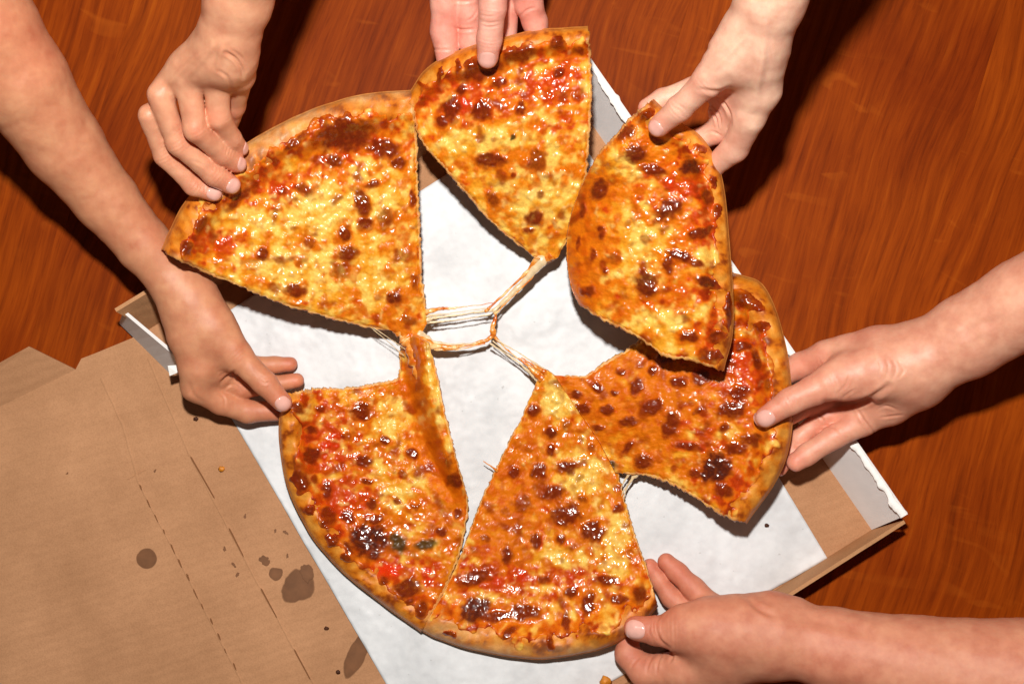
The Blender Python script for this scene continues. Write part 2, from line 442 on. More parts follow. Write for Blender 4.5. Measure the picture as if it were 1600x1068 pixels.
def make_slice(label, tip, right, crust, left, blist, patches, toast=.35, sauce=.0, seed=1, zmod=None, wc=1.0, floury=(), edge=3.0):
    L = lambda pts: [(x, y, z / 100) for x, y, z in pts]
    cb, cr, ct, cl = catmull(L(tip), 0), catmull(L(right), 0), catmull(L(crust), 0), catmull(L(left), 0)
    def length(c): return np.sum(np.linalg.norm(np.diff(c[1][:, :2], axis=0), axis=1)) * PX
    wid = max(length(cb), length(ct)); hei = max(length(cl), length(cr))
    def grid(step, out=0.0):
        ns = int(wid / step) + 2; nt_ = int(hei / step) + 2
        s = np.linspace(0, 1, ns)
        t = np.linspace(0, 1, nt_)
        extra = 1 - np.array([.12, .3, .55, .85, 1.2, 1.7, 2.3, 3.0, 4.0]) * .001 / hei
        t = np.unique(np.concatenate([t[t < 1 - .0045 / hei], extra, [1]]))
        B, T, Lf, R = samp(cb, s), samp(ct, s), samp(cl, t), samp(cr, t)
        # crumbly cut edges
        ragL = 2.6 * fbm(t * hei / .0035, 0 * t + .3, seed + 40, 3); ragR = 2.6 * fbm(t * hei / .0035, 0 * t + .7, seed + 50, 3)
        tapr = sst(0, .06, t) * sst(1, .96, t)
        T = T.copy(); wav = fbm(s * wid / .03, 0 * s, seed + 60, 2) * sst(0, .05, s) * sst(1, .95, s)
        T[:, 1] += 2.0 * wav
        s_, t_ = np.meshgrid(s, t)
        Pt = ((1 - t_)[..., None] * B[None] + t_[..., None] * T[None] + (1 - s_)[..., None] * Lf[:, None] + s_[..., None] * R[:, None]
              - ((1 - s_) * (1 - t_))[..., None] * B[0] - (s_ * (1 - t_))[..., None] * B[-1]
              - ((1 - s_) * t_)[..., None] * T[0] - (s_ * t_)[..., None] * T[-1])
        px, py, z = Pt[..., 0].copy(), Pt[..., 1].copy(), Pt[..., 2].copy()
        rowl = np.hypot(px[:, -1] - px[:, 0], py[:, -1] - py[:, 0])[:, None] + 1e-6
        ux, uy = (px[:, -1:] - px[:, :1]) / rowl, (py[:, -1:] - py[:, :1]) / rowl
        rr_ = (ragL * tapr)[:, None] * np.exp(-s_ * rowl / 5) - (ragR * tapr)[:, None] * np.exp(-(1 - s_) * rowl / 5)
        ob = out * (1 + .9 * fbm(t * hei / .006, 0 * t + .1, seed + 44, 3))[:, None] * sst(.03, .10, t)[:, None]
        rr_ = rr_ - ob * np.exp(-s_ * rowl / 8) + ob * np.exp(-(1 - s_) * rowl / 8)
        px += ux * rr_; py += uy * rr_
        if zmod is not None: z = z + zmod(s_, t_, px, py)
        gx, gy = px * PX, py * PX
        dt = np.hypot(np.diff(gx, axis=0), np.diff(gy, axis=0))
        cum = np.vstack([np.zeros((1, len(s))), np.cumsum(dt, axis=0)])
        dc = cum[-1][None] - cum
        ds = np.hypot(np.diff(gx, axis=1), np.diff(gy, axis=1))
        cs = np.hstack([np.zeros((len(t), 1)), np.cumsum(ds, axis=1)])
        de = np.minimum(cs, cs[:, -1:] - cs)
        return s_, t_, px, py, z, gx, gy, dc, de
    def crust_h(gx, gy, dc):
        rr = .0120 * wc * (1 + .12 * fbm(gx / .03, gy / .03, seed + 3, 2))
        H = .0112 * wc * (1 + .34 * fbm(gx / .024, gy / .024, seed + 4, 3))
        inner = np.sqrt(np.clip(1 - (1 - np.clip(dc / rr, 0, 1)) ** 2, 0, 1))
        outer = np.exp(-(np.clip(dc - rr, 0, None) / (.0085 * wc)) ** 2)
        h = H * inner * outer
        h = h + np.where(dc > .001, .0011 * fbm(gx / .008, gy / .008, seed + 5, 3), 0) * sst(.001, .004, dc)
        return h
    root = empty('pizza_slice', label, 'pizza slice', 'slices of the cheese pizza')
    # ---- dough
    s_, t_, px, py, z, gx, gy, dc, de = grid(.0016, edge)
    h = crust_h(gx, gy, dc)
    ztop = z + h
    und = .0052 + .0015 * fbm(gx / .02, gy / .02, seed + 8, 2)
    roll = sst(.012, 0, dc)
    zbot = z - und * (1 - .75 * roll ** 2)
    nr, nc = px.shape
    def world(px, py, z):
        k = PX * (D - z) / D
        return np.stack([(px - 800) * k, -(py - 534) * k, z], -1).reshape(-1, 3)
    # crust tucks under
    nb = fbm(gx / .012, gy / .012, seed + 9, 4)
    n2 = fbm(gx / .004, gy / .004, seed + 10, 3)
    f = sst(.2, .9, h / (.0098 * wc) + .25 * nb)
    ctop = lin(210, 118, 20)[None, None] * np.ones(px.shape)[..., None]
    def mx(c, m, col): return c * (1 - m[..., None]) + np.asarray(col) * m[..., None]
    ctop = mx(ctop, sst(.0, .5, nb + .35 * n2) * .75, lin(170, 74, 8))
    ctop = mx(ctop, sst(.15, -.55, nb) * .8, lin(224, 156, 62))
    ctop = mx(ctop, sst(.35, .75, nb + .4 * n2 + .2 * f) * .75, lin(122, 46, 6))
    ctop = mx(ctop, sst(.0035, .0, dc) * .55, lin(196, 130, 66))
    cr_ = sst(.0030, .0012, de) * sst(.006, .012, dc)
    ctop = mx(ctop, cr_ * np.clip(.8 + .5 * n2, 0, 1), lin(226, 178, 108))
    ctop = mx(ctop, cr_ * sst(.1, .5, n2 + .4 * nb) * .7, lin(190, 84, 24))
    fl = np.zeros(px.shape)
    for (x, y, rx, ry) in floury: fl = np.maximum(fl, np.exp(-(((px - x) / rx) ** 2 + ((py - y) / ry) ** 2)))
    ctop = mx(ctop, np.clip(fl * (.75 + .6 * n2), 0, 1) * .68, lin(226, 182, 128))
    cbot = mx(np.ones(px.shape)[..., None] * lin(190, 132, 76), sst(-.1, .5, nb), lin(130, 70, 28))
    ring = np.concatenate([np.arange(nc), np.arange(1, nr) * nc + nc - 1, (nr - 1) * nc + np.arange(nc - 2, -1, -1), np.arange(nr - 2, 0, -1) * nc])
    nT = nr * nc
    co = [world(px, py, ztop), world(px, py, zbot)]
    cols = [ctop.reshape(-1, 3), cbot.reshape(-1, 3)]
    i = np.arange(nT).reshape(nr, nc)
    qt = np.stack([i[:-1, :-1], i[:-1, 1:], i[1:, 1:], i[1:, :-1]], -1).reshape(-1, 4)
    # orientation: make top faces look up
    p0 = co[0][qt[:, 0]]; nz = np.cross(co[0][qt[:, 1]] - p0, co[0][qt[:, 3]] - p0)[:, 2].mean()
    if nz < 0: qt = qt[:, ::-1]
    qs = [qt, qt[:, ::-1] + nT]
    # side walls with crumb
    K = 4; prev = ring; m = len(ring); base = 2 * nT
    top_r = co[0][ring]; bot_r = co[1][ring]
    ctr = co[0].mean(0)
    isc = (dc.ravel()[ring] < .0005)
    for k in range(1, K):
        u = k / K
        pr = top_r * (1 - u) + bot_r * u
        dirv = pr[:, :2] - ctr[:2]; dirv /= np.linalg.norm(dirv, axis=1)[:, None] + 1e-9
        jit = .0012 * fbm(np.arange(m) * .55, np.full(m, k * 3.7), seed + 12, 2) * (~isc)
        bul = np.where(isc, .0008 * math.sin(u * math.pi), .0004 * math.sin(u * math.pi))
        pr = pr.copy(); pr[:, :2] += dirv * (jit + bul)[:, None]
        crumb = lin(232, 190, 128) * (1 - .25 * rng.random((m, 1)))
        if k == 1: crumb = crumb * .5 + lin(206, 92, 24) * .5
        rim = lin(190, 118, 56) * np.ones((m, 1))
        co.append(pr); cols.append(np.where(isc[:, None], rim, crumb))
        cur = base + np.arange(m); base += m
        a, b2 = prev, np.roll(prev, -1); c2, d2 = np.roll(cur, -1), cur
        qq = np.stack([a, d2, c2, b2], -1); qs.append(qq if nz > 0 else qq[:, ::-1]); prev = cur
    cur = ring + nT
    qq = np.stack([prev, cur, np.roll(cur, -1), np.roll(prev, -1)], -1); qs.append(qq if nz > 0 else qq[:, ::-1])
    mesh_np('crust', np.vstack(co), np.vstack(qs), M_dough, root, {'col': np.vstack(cols)})
    # ---- cheese and sauce
    s_, t_, px, py, z, gx, gy, dc, de = grid(.00082)
    h = crust_h(gx, gy, dc)
    n1 = fbm(gx / .016, gy / .016, seed + 21, 4); n2 = fbm(gx / .0085, gy / .0085, seed + 22, 2)
    n3 = fbm(gx / .0034, gy / .0034, seed + 23, 3); n4 = fbm(gx / .030, gy / .030, seed + 24, 3)
    n5 = fbm(gx / .010, gy / .010, seed + 25, 4)
    wx = px + 4.0 * fbm(gx / .009, gy / .009, seed + 26, 2) + .8 * n3; wy = py + 4.0 * fbm(gx / .009, gy / .009, seed + 27, 2) + .8 * fbm(gx / .0026, gy / .0026, seed + 28, 2)
    # cheese reaches ragged onto the crust
    reach = np.maximum((.0118 + .007 * n4 + .007 * n1 + .0045 * n2) * wc, .003)
    bl = np.zeros(px.shape); dome = np.zeros(px.shape); ch = np.zeros(px.shape); gr = np.zeros(px.shape); halo = np.zeros(px.shape)
    for bb in blist:
        x, y, rx, ry = bb[:4]; rx *= 1.08; ry *= 1.08; rot = math.radians(bb[4]) if len(bb) > 4 else 0; kind = bb[5] if len(bb) > 5 else 1.0
        R = 2.6 * max(rx, ry) + 10
        msk = (np.abs(px - x) < R) & (np.abs(py - y) < R)
        if not msk.any(): continue
        kd_ = float(np.clip(min(rx, ry) / 9, 1, 2.8)); dx, dy = px[msk] + kd_ * (wx[msk] - px[msk]) - x, py[msk] + kd_ * (wy[msk] - py[msk]) - y
        e = np.hypot((dx * math.cos(rot) + dy * math.sin(rot)) / rx, (-dx * math.sin(rot) + dy * math.cos(rot)) / ry)
        f = sst(1.32, .62, e)
        if kind == 'g': gr[msk] = np.maximum(gr[msk], f); dome[msk] = np.maximum(dome[msk], .6 * f)
        else:
            bl[msk] = np.maximum(bl[msk], f * min(kind, 1.0))
            if kind > 1: ch[msk] = np.maximum(ch[msk], sst(1.0, .45, e) * (kind - 1))
            dome[msk] = np.maximum(dome[msk], np.sqrt(np.clip(1 - e * e * .8, 0, 1)) * min(1.0, min(rx, ry) / 14 + .35))
        halo[msk] = np.maximum(halo[msk], sst(2.0, .9, e))
    reach = reach - .020 * bl * wc                      # browned strings run out onto the rim
    M = sst(-.0012, .0018, dc - reach)
    red = np.zeros(px.shape); pal = np.zeros(px.shape); org = np.zeros(px.shape)
    for (x, y, rx, ry, kd, amt) in patches:
        g = amt * np.exp(-(((px - x) / rx) ** 2 + ((py - y) / ry) ** 2))
        if kd == 'r': red = np.maximum(red, g)
        elif kd == 'p': pal = np.maximum(pal, g)
        else: org = np.maximum(org, g)
    edge_red = .55 * np.exp(-(np.clip(dc - reach, 0, None) / .012) ** 2)
    # sauce shows through between the clots of cheese
    rmask = sst(.04, .62, red * .66 + edge_red * .55 + sauce + .50 * n5 + .26 * n2 + .05 * n3 - .40 * pal)
    tt = toast + .19
    gold = sst(-.40, .40, n1 + .5 * n2 - .75 * pal + tt + .5 * org)
    orange = sst(-.02, .75, .8 * n4 + .55 * n2 + .35 * n1 + .75 * org + tt + .50 * halo + .5 * (edge_red + .5 * red) - .70 * pal)
    c = np.ones(px.shape)[..., None] * PALE
    c = mx(c, gold * .9, GOLD); c = mx(c, orange * .92, ORNG); c = mx(c, rmask * .82, RED)
    c = mx(c, sst(.35, .85, rmask * (.75 + .6 * n2)) * .5, lin(164, 38, 6))
    c = mx(c, sst(.75, 1.3, red + .3 * n2) * .75, lin(220, 46, 10))
    # pale clots
    clot = sst(.05, .70, fbm(gx / .0080, gy / .0080, seed + 33, 2) + .55 * pal - .35 * toast - .2 * org - .22) * (1 - bl)
    c = mx(c, clot * .55, lin(246, 212, 124))
    # small toasted freckles
    fr = sst(.34, .74, fbm(gx / .011, gy / .011, seed + 35, 2) + .25 * org + .18 * toast) * (1 - .6 * pal)
    c = mx(c, fr * .6, lin(172, 68, 4))
    # large soft browned areas, leopard spots
    lp = sst(.22, .62, fbm(gx / .014, gy / .014, seed + 37, 2) + .25 * n2 + .22 * org + .12 * toast - .25 * pal)
    c = mx(c, lp * .6, lin(194, 82, 2))
    lp2 = sst(.34, .80, fbm(gx / .016, gy / .016, seed + 39, 2) + .12 * n2 + .15 * org)
    c = mx(c, lp2 * .8, lin(140, 46, 4))
    bcol = mx(np.ones(px.shape)[..., None] * MAHO, sst(.15, .85, dome + .35 * n2 + .15 * n3) * .9, BROWN)
    c = mx(c, np.clip(bl * (1.0 + .25 * n3), 0, 1) * .95, 0) + bcol * (np.clip(bl * (1.0 + .25 * n3), 0, 1) * .95)[..., None]
    c = mx(c, np.clip(ch * (.9 + .6 * n3), 0, 1) * .85, CHAR)
    c = mx(c, gr * .9, GREEN)
    er = sst(.016, .0, dc - reach) * sst(.0, .5, n5 + .6 * n2 + .25 * n1)
    c = mx(c, er * .85, lin(132, 36, 4))
    lump = (.0005 + .0005 * sst(0, .5, pal + red - org)) * n2 + .0006 * n5 + .00016 * n3 * (1 + 1.6 * clot + 1.0 * rmask) + .0007 * clot - .0008 * rmask
    off = .0014 + lump + .0012 * dome + .0002 * bl * n3
    wet = np.clip(.25 + .55 * sst(-.1, .5, n4 + .6 * n5) + .45 * pal + .35 * red - .45 * org + .45 * bl, .02, 1) * M
    off = off * (.25 + .75 * sst(0, .0022, de))
    zc = z + h + np.where(M > 0, off * M - .0016 * (1 - M), -.0016)
    co = world(px, py, zc); nr, nc = px.shape
    keep = (dc > .0015)
    i = np.arange(nr * nc).reshape(nr, nc)
    q = np.stack([i[:-1, :-1], i[:-1, 1:], i[1:, 1:], i[1:, :-1]], -1)
    ok = (M[:-1, :-1] + M[1:, 1:] + M[:-1, 1:] + M[1:, :-1]) > 0
    q = q[ok]
    p0 = co[q[:, 0]]
    if np.cross(co[q[:, 1]] - p0, co[q[:, 3]] - p0)[:, 2].mean() < 0: q = q[:, ::-1]
    # skirt that hangs over the cut edges
    rows = []; c = np.concatenate([c, wet[..., None]], -1); colx = [c.reshape(-1, 4)]; cos = [co]; nv = nr * nc
    for edge in (i[:, 0], i[:, -1], i[0, :]):
        e2 = co[edge].copy(); e2[:, 2] -= .0028 + .0012 * fbm(np.arange(len(edge)) * .12, np.full(len(edge), .4), seed + 70, 3)
        new = nv + np.arange(len(edge)); nv += len(edge)
        cos.append(e2); colx.append(c.reshape(-1, 4)[edge] * .85)
        mm = M.ravel()[edge]
        qq = np.stack([edge[:-1], edge[1:], new[1:], new[:-1]], -1)[(mm[:-1] + mm[1:]) > 0]
        rows.append(qq)
    mesh_np('cheese', np.vstack(cos), np.vstack([q] + rows), M_cheese, root, {'col': np.vstack(colx)})
    return root

# slice 1: large, upper left
make_slice('largest cheese slice, held from above by four fingers, tip stretching into strings',
    tip=[(628, 519, 3.2), (648, 536, 3.0), (667, 505, 3.2)],
    right=[(667, 505, 3.2), (657, 440, 4.2), (654, 370, 5.0), (651, 290, 6), (648, 215, 6.8), (641, 143, 7.2)],
    crust=[(256, 388, 8.6), (266, 360, 8.8), (288, 318, 9.0), (330, 272, 9.0), (385, 226, 9.0), (450, 188, 8.8), (520, 160, 8.4), (585, 146, 8), (641, 143, 7.2)],
    left=[(628, 519, 3.2), (560, 505, 4.2), (495, 488, 5.2), (430, 468, 6.2), (345, 432, 7.6), (290, 408, 8.4), (256, 388, 8.6)],
    blist=[(539, 210, 44, 26, 0, 1.15), (600, 232, 26, 14, 15, 1), (523, 252, 14, 9), (566, 317, 10, 22, -15), (570, 350, 12, 9), (539, 364, 9, 12), (543, 395, 15, 11), (411, 397, 8, 9),
           (462, 452, 16, 11), (617, 468, 14, 11, 0, 1.2), (645, 309, 5, 12), (484, 380, 9, 8, 0, .7), (315, 350, 8, 19, 30), (374, 309, 27, 7, -40), (462, 222, 24, 6, -40), (582, 287, 11, 6, -10),
           (472, 407, 8, 7, 0, .5), (633, 399, 11, 10, 0, .5), (531, 423, 14, 11, 0, .6), (602, 340, 10, 16, 0, .7), (476, 295, 14, 9, 30, .8), (622, 255, 10, 8), (640, 500, 12, 8, 0, .7), (292, 388, 9, 12, 20), (648, 440, 5, 12, 0, .8), (442, 300, 8, 5, 0, .8)],
    patches=[(440, 300, 60, 34, 'r', .8), (560, 245, 80, 45, 'r', .55), (330, 380, 50, 26, 'r', .8), (420, 420, 80, 20, 'r', .35), (500, 330, 70, 45, 'p', .8), (590, 300, 40, 50, 'p', .6), (470, 430, 70, 36, 'p', .8), (600, 430, 40, 40, 'p', .5), (410, 340, 40, 25, 'p', .8)],
    toast=.10, seed=100, wc=1.32, floury=[(410, 208, 80, 38), (345, 268, 46, 34), (480, 180, 40, 20), (560, 150, 34, 14), (620, 140, 22, 12)])

# slice 2: top centre
make_slice('cheese slice in the top middle pinched under a downward pointing thumb',
    tip=[(832, 400, 3.6), (848, 413, 3.2), (872, 402, 3.8)],
    right=[(872, 402, 3.8), (893, 355, 5), (911, 290, 6.6), (919, 200, 8.4), (922, 120, 9.4), (915, 43, 9.8)],
    crust=[(641, 146, 7.4), (662, 114, 8.2), (692, 92, 9.0), (740, 73, 9.8), (790, 58, 10), (850, 47, 10), (915, 43, 9.8)],
    left=[(832, 400, 3.6), (805, 375, 4.4), (770, 345, 5.2), (730, 300, 6.2), (692, 256, 7), (658, 215, 7.4), (641, 146, 7.4)],
    blist=[(751, 172, 16, 14, 0, 1.1), (706, 172, 14, 20), (766, 249, 25, 11, 0, 1.1), (839, 249, 13, 18, 20, .75), (835, 340, 14, 10), (770, 311, 9, 13, -20, .8), (846, 304, 7, 6, 0, .8), (826, 360, 8, 5), (752, 108, 36, 17, -20), (812, 85, 28, 13, -10),
           (814, 167, 8, 10), (660, 132, 15, 4, 25), (688, 116, 4, 13, 5), (715, 105, 4, 15, 5), (872, 67, 10, 12, 30), (802, 273, 5, 4), (872, 114, 9, 8), (780, 130, 12, 8), (905, 80, 10, 6, 20), (800, 215, 4, 4, 0, 'g'), (690, 190, 8, 10), (720, 140, 7, 12, 20), (900, 150, 5, 8, 0, .7)],
    patches=[(720, 160, 70, 40, 'r', .9), (860, 130, 60, 40, 'r', .9), (790, 140, 60, 30, 'r', .6), (880, 200, 40, 40, 'r', .5), (840, 300, 50, 60, 'p', .85), (720, 225, 40, 25, 'p', .8), (790, 220, 60, 16, 'p', .8), (700, 155, 12, 10, 'p', .7), (850, 105, 12, 9, 'p', .9), (850, 380, 20, 30, 'p', .6)],
    toast=.16, seed=200, wc=.92)

# slice 3: lifted, curling down towards its tip
make_slice('raised cheese slice with its point curling down, pinched by the upper right hand',
    tip=[(932, 246, 10.2), (907, 296, 7.8), (890, 348, 6.6), (886, 400, 6.0), (893, 448, 5.8), (906, 476, 5.8)],
    right=[(906, 476, 5.8), (950, 500, 6.4), (1000, 526, 7.2), (1038, 552, 7.8), (1080, 560, 8.4), (1130, 577, 8.4)],
    crust=[(1022, 158, 12.8), (1062, 192, 12.8), (1095, 214, 12.6), (1120, 255, 12.2), (1131, 300, 11.8), (1138, 370, 11.2), (1144, 450, 10.4), (1144, 520, 9.4), (1130, 577, 8.4)],
    left=[(932, 246, 10.2), (960, 216, 11.4), (986, 188, 12.2), (1022, 158, 12.8)],
    zmod=lambda s, t, px, py: .022 * np.sin(np.pi * np.clip(t, 0, 1)) ** .6 * (1 - t) * sst(0, .12, s) ** .5,
    blist=[(995, 240, 18, 14, 0, 1.25), (1079, 262, 16, 14, 0, 1.7), (1045, 327, 23, 15, -25, 1.25), (936, 297, 15, 15, 0, 1.15), (910, 327, 6, 13), (940, 363, 5, 9), (925, 399, 6, 10), (1010, 445, 17, 22, -20, 1.25), (1062, 400, 20, 8, 15, 1.3), (1045, 415, 8, 14), (1087, 411, 15, 6, 20, 1.2),
           (1096, 363, 22, 8, -20, 1.25), (1106, 441, 20, 8, 22, 1.6), (1138, 485, 6, 32, 0, 1.6), (1121, 525, 16, 7, -15), (1079, 525, 14, 8), (1110, 556, 18, 12), (978, 207, 16, 9, -30), (1022, 266, 22, 8, 10), (946, 422, 4, 5), (1104, 306, 8, 15, -20), (1007, 373, 8, 7, 0, .6), (961, 403, 9, 8, 0, .6), (1095, 232, 10, 5, 20), (980, 350, 6, 6, 0, .6), (918, 455, 12, 8), (1120, 330, 7, 10), (903, 380, 4, 12), (1010, 180, 14, 7, -35), (1115, 285, 6, 9)],
    patches=[(1060, 290, 60, 30, 'r', .8), (1100, 350, 40, 60, 'r', .7), (1070, 470, 50, 30, 'r', .6), (1110, 520, 30, 40, 'r', .6), (1000, 380, 40, 60, 'p', .75), (970, 260, 34, 22, 'p', .8), (1050, 500, 50, 22, 'p', .8), (1090, 490, 30, 30, 'p', .6), (1030, 350, 22, 24, 'p', .6), (1095, 400, 14, 12, 'p', 1), (1115, 415, 12, 22, 'p', .9), (905, 380, 24, 90, 'o', 1.0), (930, 460, 40, 22, 'o', .8), (950, 330, 30, 60, 'o', .5)],
    toast=.22, seed=300, wc=.95)

# slice 4: right
make_slice('wide toasted cheese slice on the right held by a thumb at its outer rim',
    tip=[(866, 586, 2.6), (900, 636, 2.3), (935, 688, 2.1), (962, 738, 2.2)],
    right=[(962, 738, 2.2), (995, 738, 2.8), (1030, 745, 3.3), (1080, 770, 3.9), (1130, 802, 4.4), (1166, 814, 4.8)],
    crust=[(1140, 428, 4.6), (1185, 440, 5.2), (1210, 480, 5.8), (1227, 540, 6.2), (1235, 600, 6.3), (1237, 660, 6.2), (1226, 720, 5.8), (1200, 770, 5.3), (1166, 814, 4.8)],
    left=[(866, 586, 2.6), (912, 590, 2.8), (942, 572, 3.0), (985, 545, 3.4), (1040, 500, 4.0), (1100, 455, 4.5), (1140, 428, 4.6)],
    zmod=lambda s, t, px, py: .006 * np.sin(np.pi * t) * np.sin(np.pi * s),
    blist=[(983, 658, 16, 9), (1048, 664, 12, 21, 20), (1017, 636, 17, 12, -20), (995, 603, 9, 14, 25), (948, 640, 10, 7), (934, 668, 9, 6), (980, 699, 7, 14, 35), (1005, 721, 14, 11), (909, 638, 11, 8), (1119, 731, 26, 25, 0, 1.9), (1143, 640, 24, 13, -10, 1.2), (1158, 613, 15, 14), (1182, 562, 5, 19, -10, 1.2),
           (1131, 766, 17, 10, 20), (1076, 697, 22, 6, 5), (1174, 687, 15, 13), (899, 617, 10, 6, 20), (934, 605, 9, 7), (970, 579, 7, 6), (1096, 590, 16, 12), (954, 729, 10, 7, -30, 'g'), (1131, 668, 8, 7), (1060, 597, 13, 8), (1040, 560, 14, 9), (1110, 540, 18, 14), (1170, 470, 26, 10, 30, .8), (1190, 510, 12, 8), (1160, 540, 14, 8), (1150, 700, 18, 9), (1085, 740, 12, 7), (1020, 580, 8, 8), (960, 615, 6, 5), (1090, 640, 7, 6, 0, .8), (905, 700, 6, 5), (1200, 600, 6, 10, 0, .7)],
    patches=[(1150, 580, 46, 60, 'r', .9), (1100, 680, 50, 40, 'r', .6), (1180, 500, 30, 50, 'r', .5), (1140, 760, 40, 30, 'r', .5), (900, 632, 14, 26, 'p', .7), (925, 672, 16, 26, 'p', .75), (950, 715, 20, 26, 'p', .8), (1135, 675, 16, 14, 'p', 1), (1160, 520, 20, 10, 'p', .7), (970, 640, 120, 70, 'o', 1), (1060, 590, 90, 50, 'o', .8), (890, 600, 30, 30, 'o', .8)],
    toast=.22, seed=400, wc=1.2, edge=3.5)

# slice 5: bottom centre
make_slice('bottom cheese slice lying flattest, its corner pinched by the lower right hand',
    tip=[(840, 592, 2.5), (852, 578, 2.7), (868, 588, 2.6)],
    right=[(868, 588, 2.6), (902, 638, 2.2), (937, 690, 1.9), (964, 740, 1.9), (977, 790, 1.9), (992, 840, 2.2), (1010, 890, 2.7), (1026, 946, 3.0)],
    crust=[(660, 984, 1.5), (700, 1003, 1.5), (760, 1018, 1.6), (830, 1028, 1.8), (900, 1022, 2.2), (962, 1003, 2.6), (1003, 975, 2.9), (1026, 946, 3.0)],
    left=[(840, 592, 2.5), (822, 640, 2.0), (800, 685, 1.7), (775, 735, 1.5), (748, 795, 1.4), (728, 850, 1.4), (702, 910, 1.4), (660, 984, 1.5)],
    blist=[(860, 675, 9, 9, 0, 1.2), (860, 702, 8, 8), (885, 731, 13, 11, 0, 1.2), (842, 738, 12, 11), (804, 740, 9, 8), (820, 785, 13, 12, 0, .7), (865, 769, 17, 13), (885, 803, 23, 18), (925, 830, 19, 14, 0, 1.2), (838, 845, 8, 12), (876, 843, 8, 8), (793, 866, 9, 13), (741, 951, 25, 19, -25, 1.8), (743, 902, 28, 11, -20),
           (797, 987, 15, 5, -45), (860, 1003, 6, 12), (885, 973, 6, 17), (775, 962, 32, 8, -10), (820, 955, 22, 13), (919, 942, 10, 20, 10), (1000, 928, 13, 14, 0, 1.2), (970, 936, 14, 7), (946, 906, 20, 8), (703, 990, 11, 4, 10), (966, 794, 9, 6), (885, 661, 8, 7, 0, .6), (835, 641, 10, 8), (910, 780, 6, 6, 0, .7), (923, 699, 7, 6, 0, .7), (850, 905, 10, 7, 0, .8), (892, 925, 10, 8), (790, 800, 7, 6, 0, .5), (825, 700, 7, 6, 0, .5), (905, 745, 6, 5, 0, .6), (758, 840, 8, 6, 0, .7), (985, 865, 5, 8, 0, .6)],
    patches=[(800, 905, 80, 26, 'r', .95), (900, 900, 70, 26, 'r', .8), (960, 890, 40, 20, 'r', .6), (740, 880, 40, 30, 'r', .6), (870, 625, 26, 40, 'p', .9), (910, 740, 30, 50, 'p', .8), (960, 860, 26, 40, 'p', 1), (880, 870, 40, 16, 'p', .6), (930, 930, 14, 14, 'p', .6), (800, 770, 70, 60, 'o', .9), (780, 850, 50, 40, 'o', .7), (830, 680, 30, 40, 'o', .5)],
    toast=.16, seed=500, edge=1.3, wc=1.18, floury=[(700, 988, 50, 20), (770, 1016, 50, 12), (900, 1018, 50, 10), (1000, 975, 30, 14)])

# slice 6: lower left, with its inner edge drawn up towards slice 1
def z6(s, t, px, py):
    xr = np.interp(py, [520, 536, 600, 665, 730, 785, 850], [668, 670, 684, 698, 715, 729, 719])
    w = np.interp(py, [530, 600, 680, 780], [46, 50, 44, 22])
    fade = 1 - sst(690, 800, py)
    dr = xr - px
    up = sst(1.0, .30, dr / w)
    return fade * (.024 * up - .004 * np.exp(-((dr / w - 1.25) / .45) ** 2))
make_slice('lower left cheese slice with its inner edge pulled up into a ridge',
    tip=[(626, 534, 2.2), (648, 526, 2.2), (670, 536, 2.2)],
    right=[(670, 536, 2.2), (684, 600, 1.9), (698, 665, 1.7), (715, 730, 1.5), (729, 785, 1.4), (719, 850, 1.4), (697, 910, 1.4), (656, 984, 1.5)],
    crust=[(447, 618, 3.2), (438, 650, 3.2), (438, 695, 2.8), (450, 760, 2.2), (480, 825, 1.7), (520, 876, 1.5), (570, 922, 1.5), (620, 958, 1.5), (656, 984, 1.5)],
    left=[(626, 534, 2.2), (626, 560, 1.9), (626, 584, 1.8), (617, 596, 1.8), (590, 601, 1.9), (540, 609, 2.2), (495, 609, 2.6), (447, 618, 3.2)],
    zmod=z6,
    blist=[(465, 638, 9, 11), (564, 642, 17, 12), (601, 688, 8, 8), (645, 708, 9, 9), (570, 721, 13, 9, -10), (486, 710, 15, 14, 0, 1.1), (469, 750, 15, 18, 0, 1.1), (511, 766, 9, 13), (484, 796, 7, 7), (511, 807, 12, 16), (575, 844, 33, 29, 0, 1.9), (622, 848, 14, 15, 0, 'g'), (665, 850, 17, 8, -10, 'g'), (710, 750, 13, 13, 0, 1.2), (638, 918, 20, 15, 0, 1.3),
           (519, 844, 13, 10), (581, 787, 8, 9), (486, 671, 11, 6), (572, 750, 11, 5), (620, 782, 7, 6), (543, 807, 10, 9), (589, 811, 11, 7), (716, 803, 8, 8), (540, 870, 10, 7), (600, 905, 8, 6), (660, 950, 8, 14, 20), (500, 640, 6, 5, 0, .7), (540, 680, 7, 5, 0, .7), (630, 740, 6, 6, 0, .7), (650, 790, 6, 5, 0, .7), (690, 830, 10, 7), (700, 720, 4, 10, 0, .6), (640, 940, 8, 6), (490, 750, 6, 8), (655, 600, 4, 12, 0, .6), (645, 560, 4, 10, 0, .6)],
    patches=[(520, 700, 50, 60, 'r', 1.0), (540, 780, 60, 50, 'r', .9), (609, 890, 34, 14, 'r', 1.6), (671, 896, 16, 16, 'r', 1.4), (500, 640, 50, 24, 'r', .6), (470, 640, 20, 14, 'p', .5), (625, 655, 34, 40, 'p', .9), (560, 690, 40, 40, 'p', .45), (620, 770, 50, 50, 'p', .35), (670, 560, 7, 40, 'p', 1.3), (686, 630, 7, 40, 'p', 1.3), (703, 700, 6, 30, 'p', 1.0), (645, 620, 22, 80, 'o', 1.3), (675, 700, 18, 50, 'o', 1.2), (690, 760, 30, 50, 'o', .9)],
    toast=.16, sauce=.05, seed=600, wc=1.08)

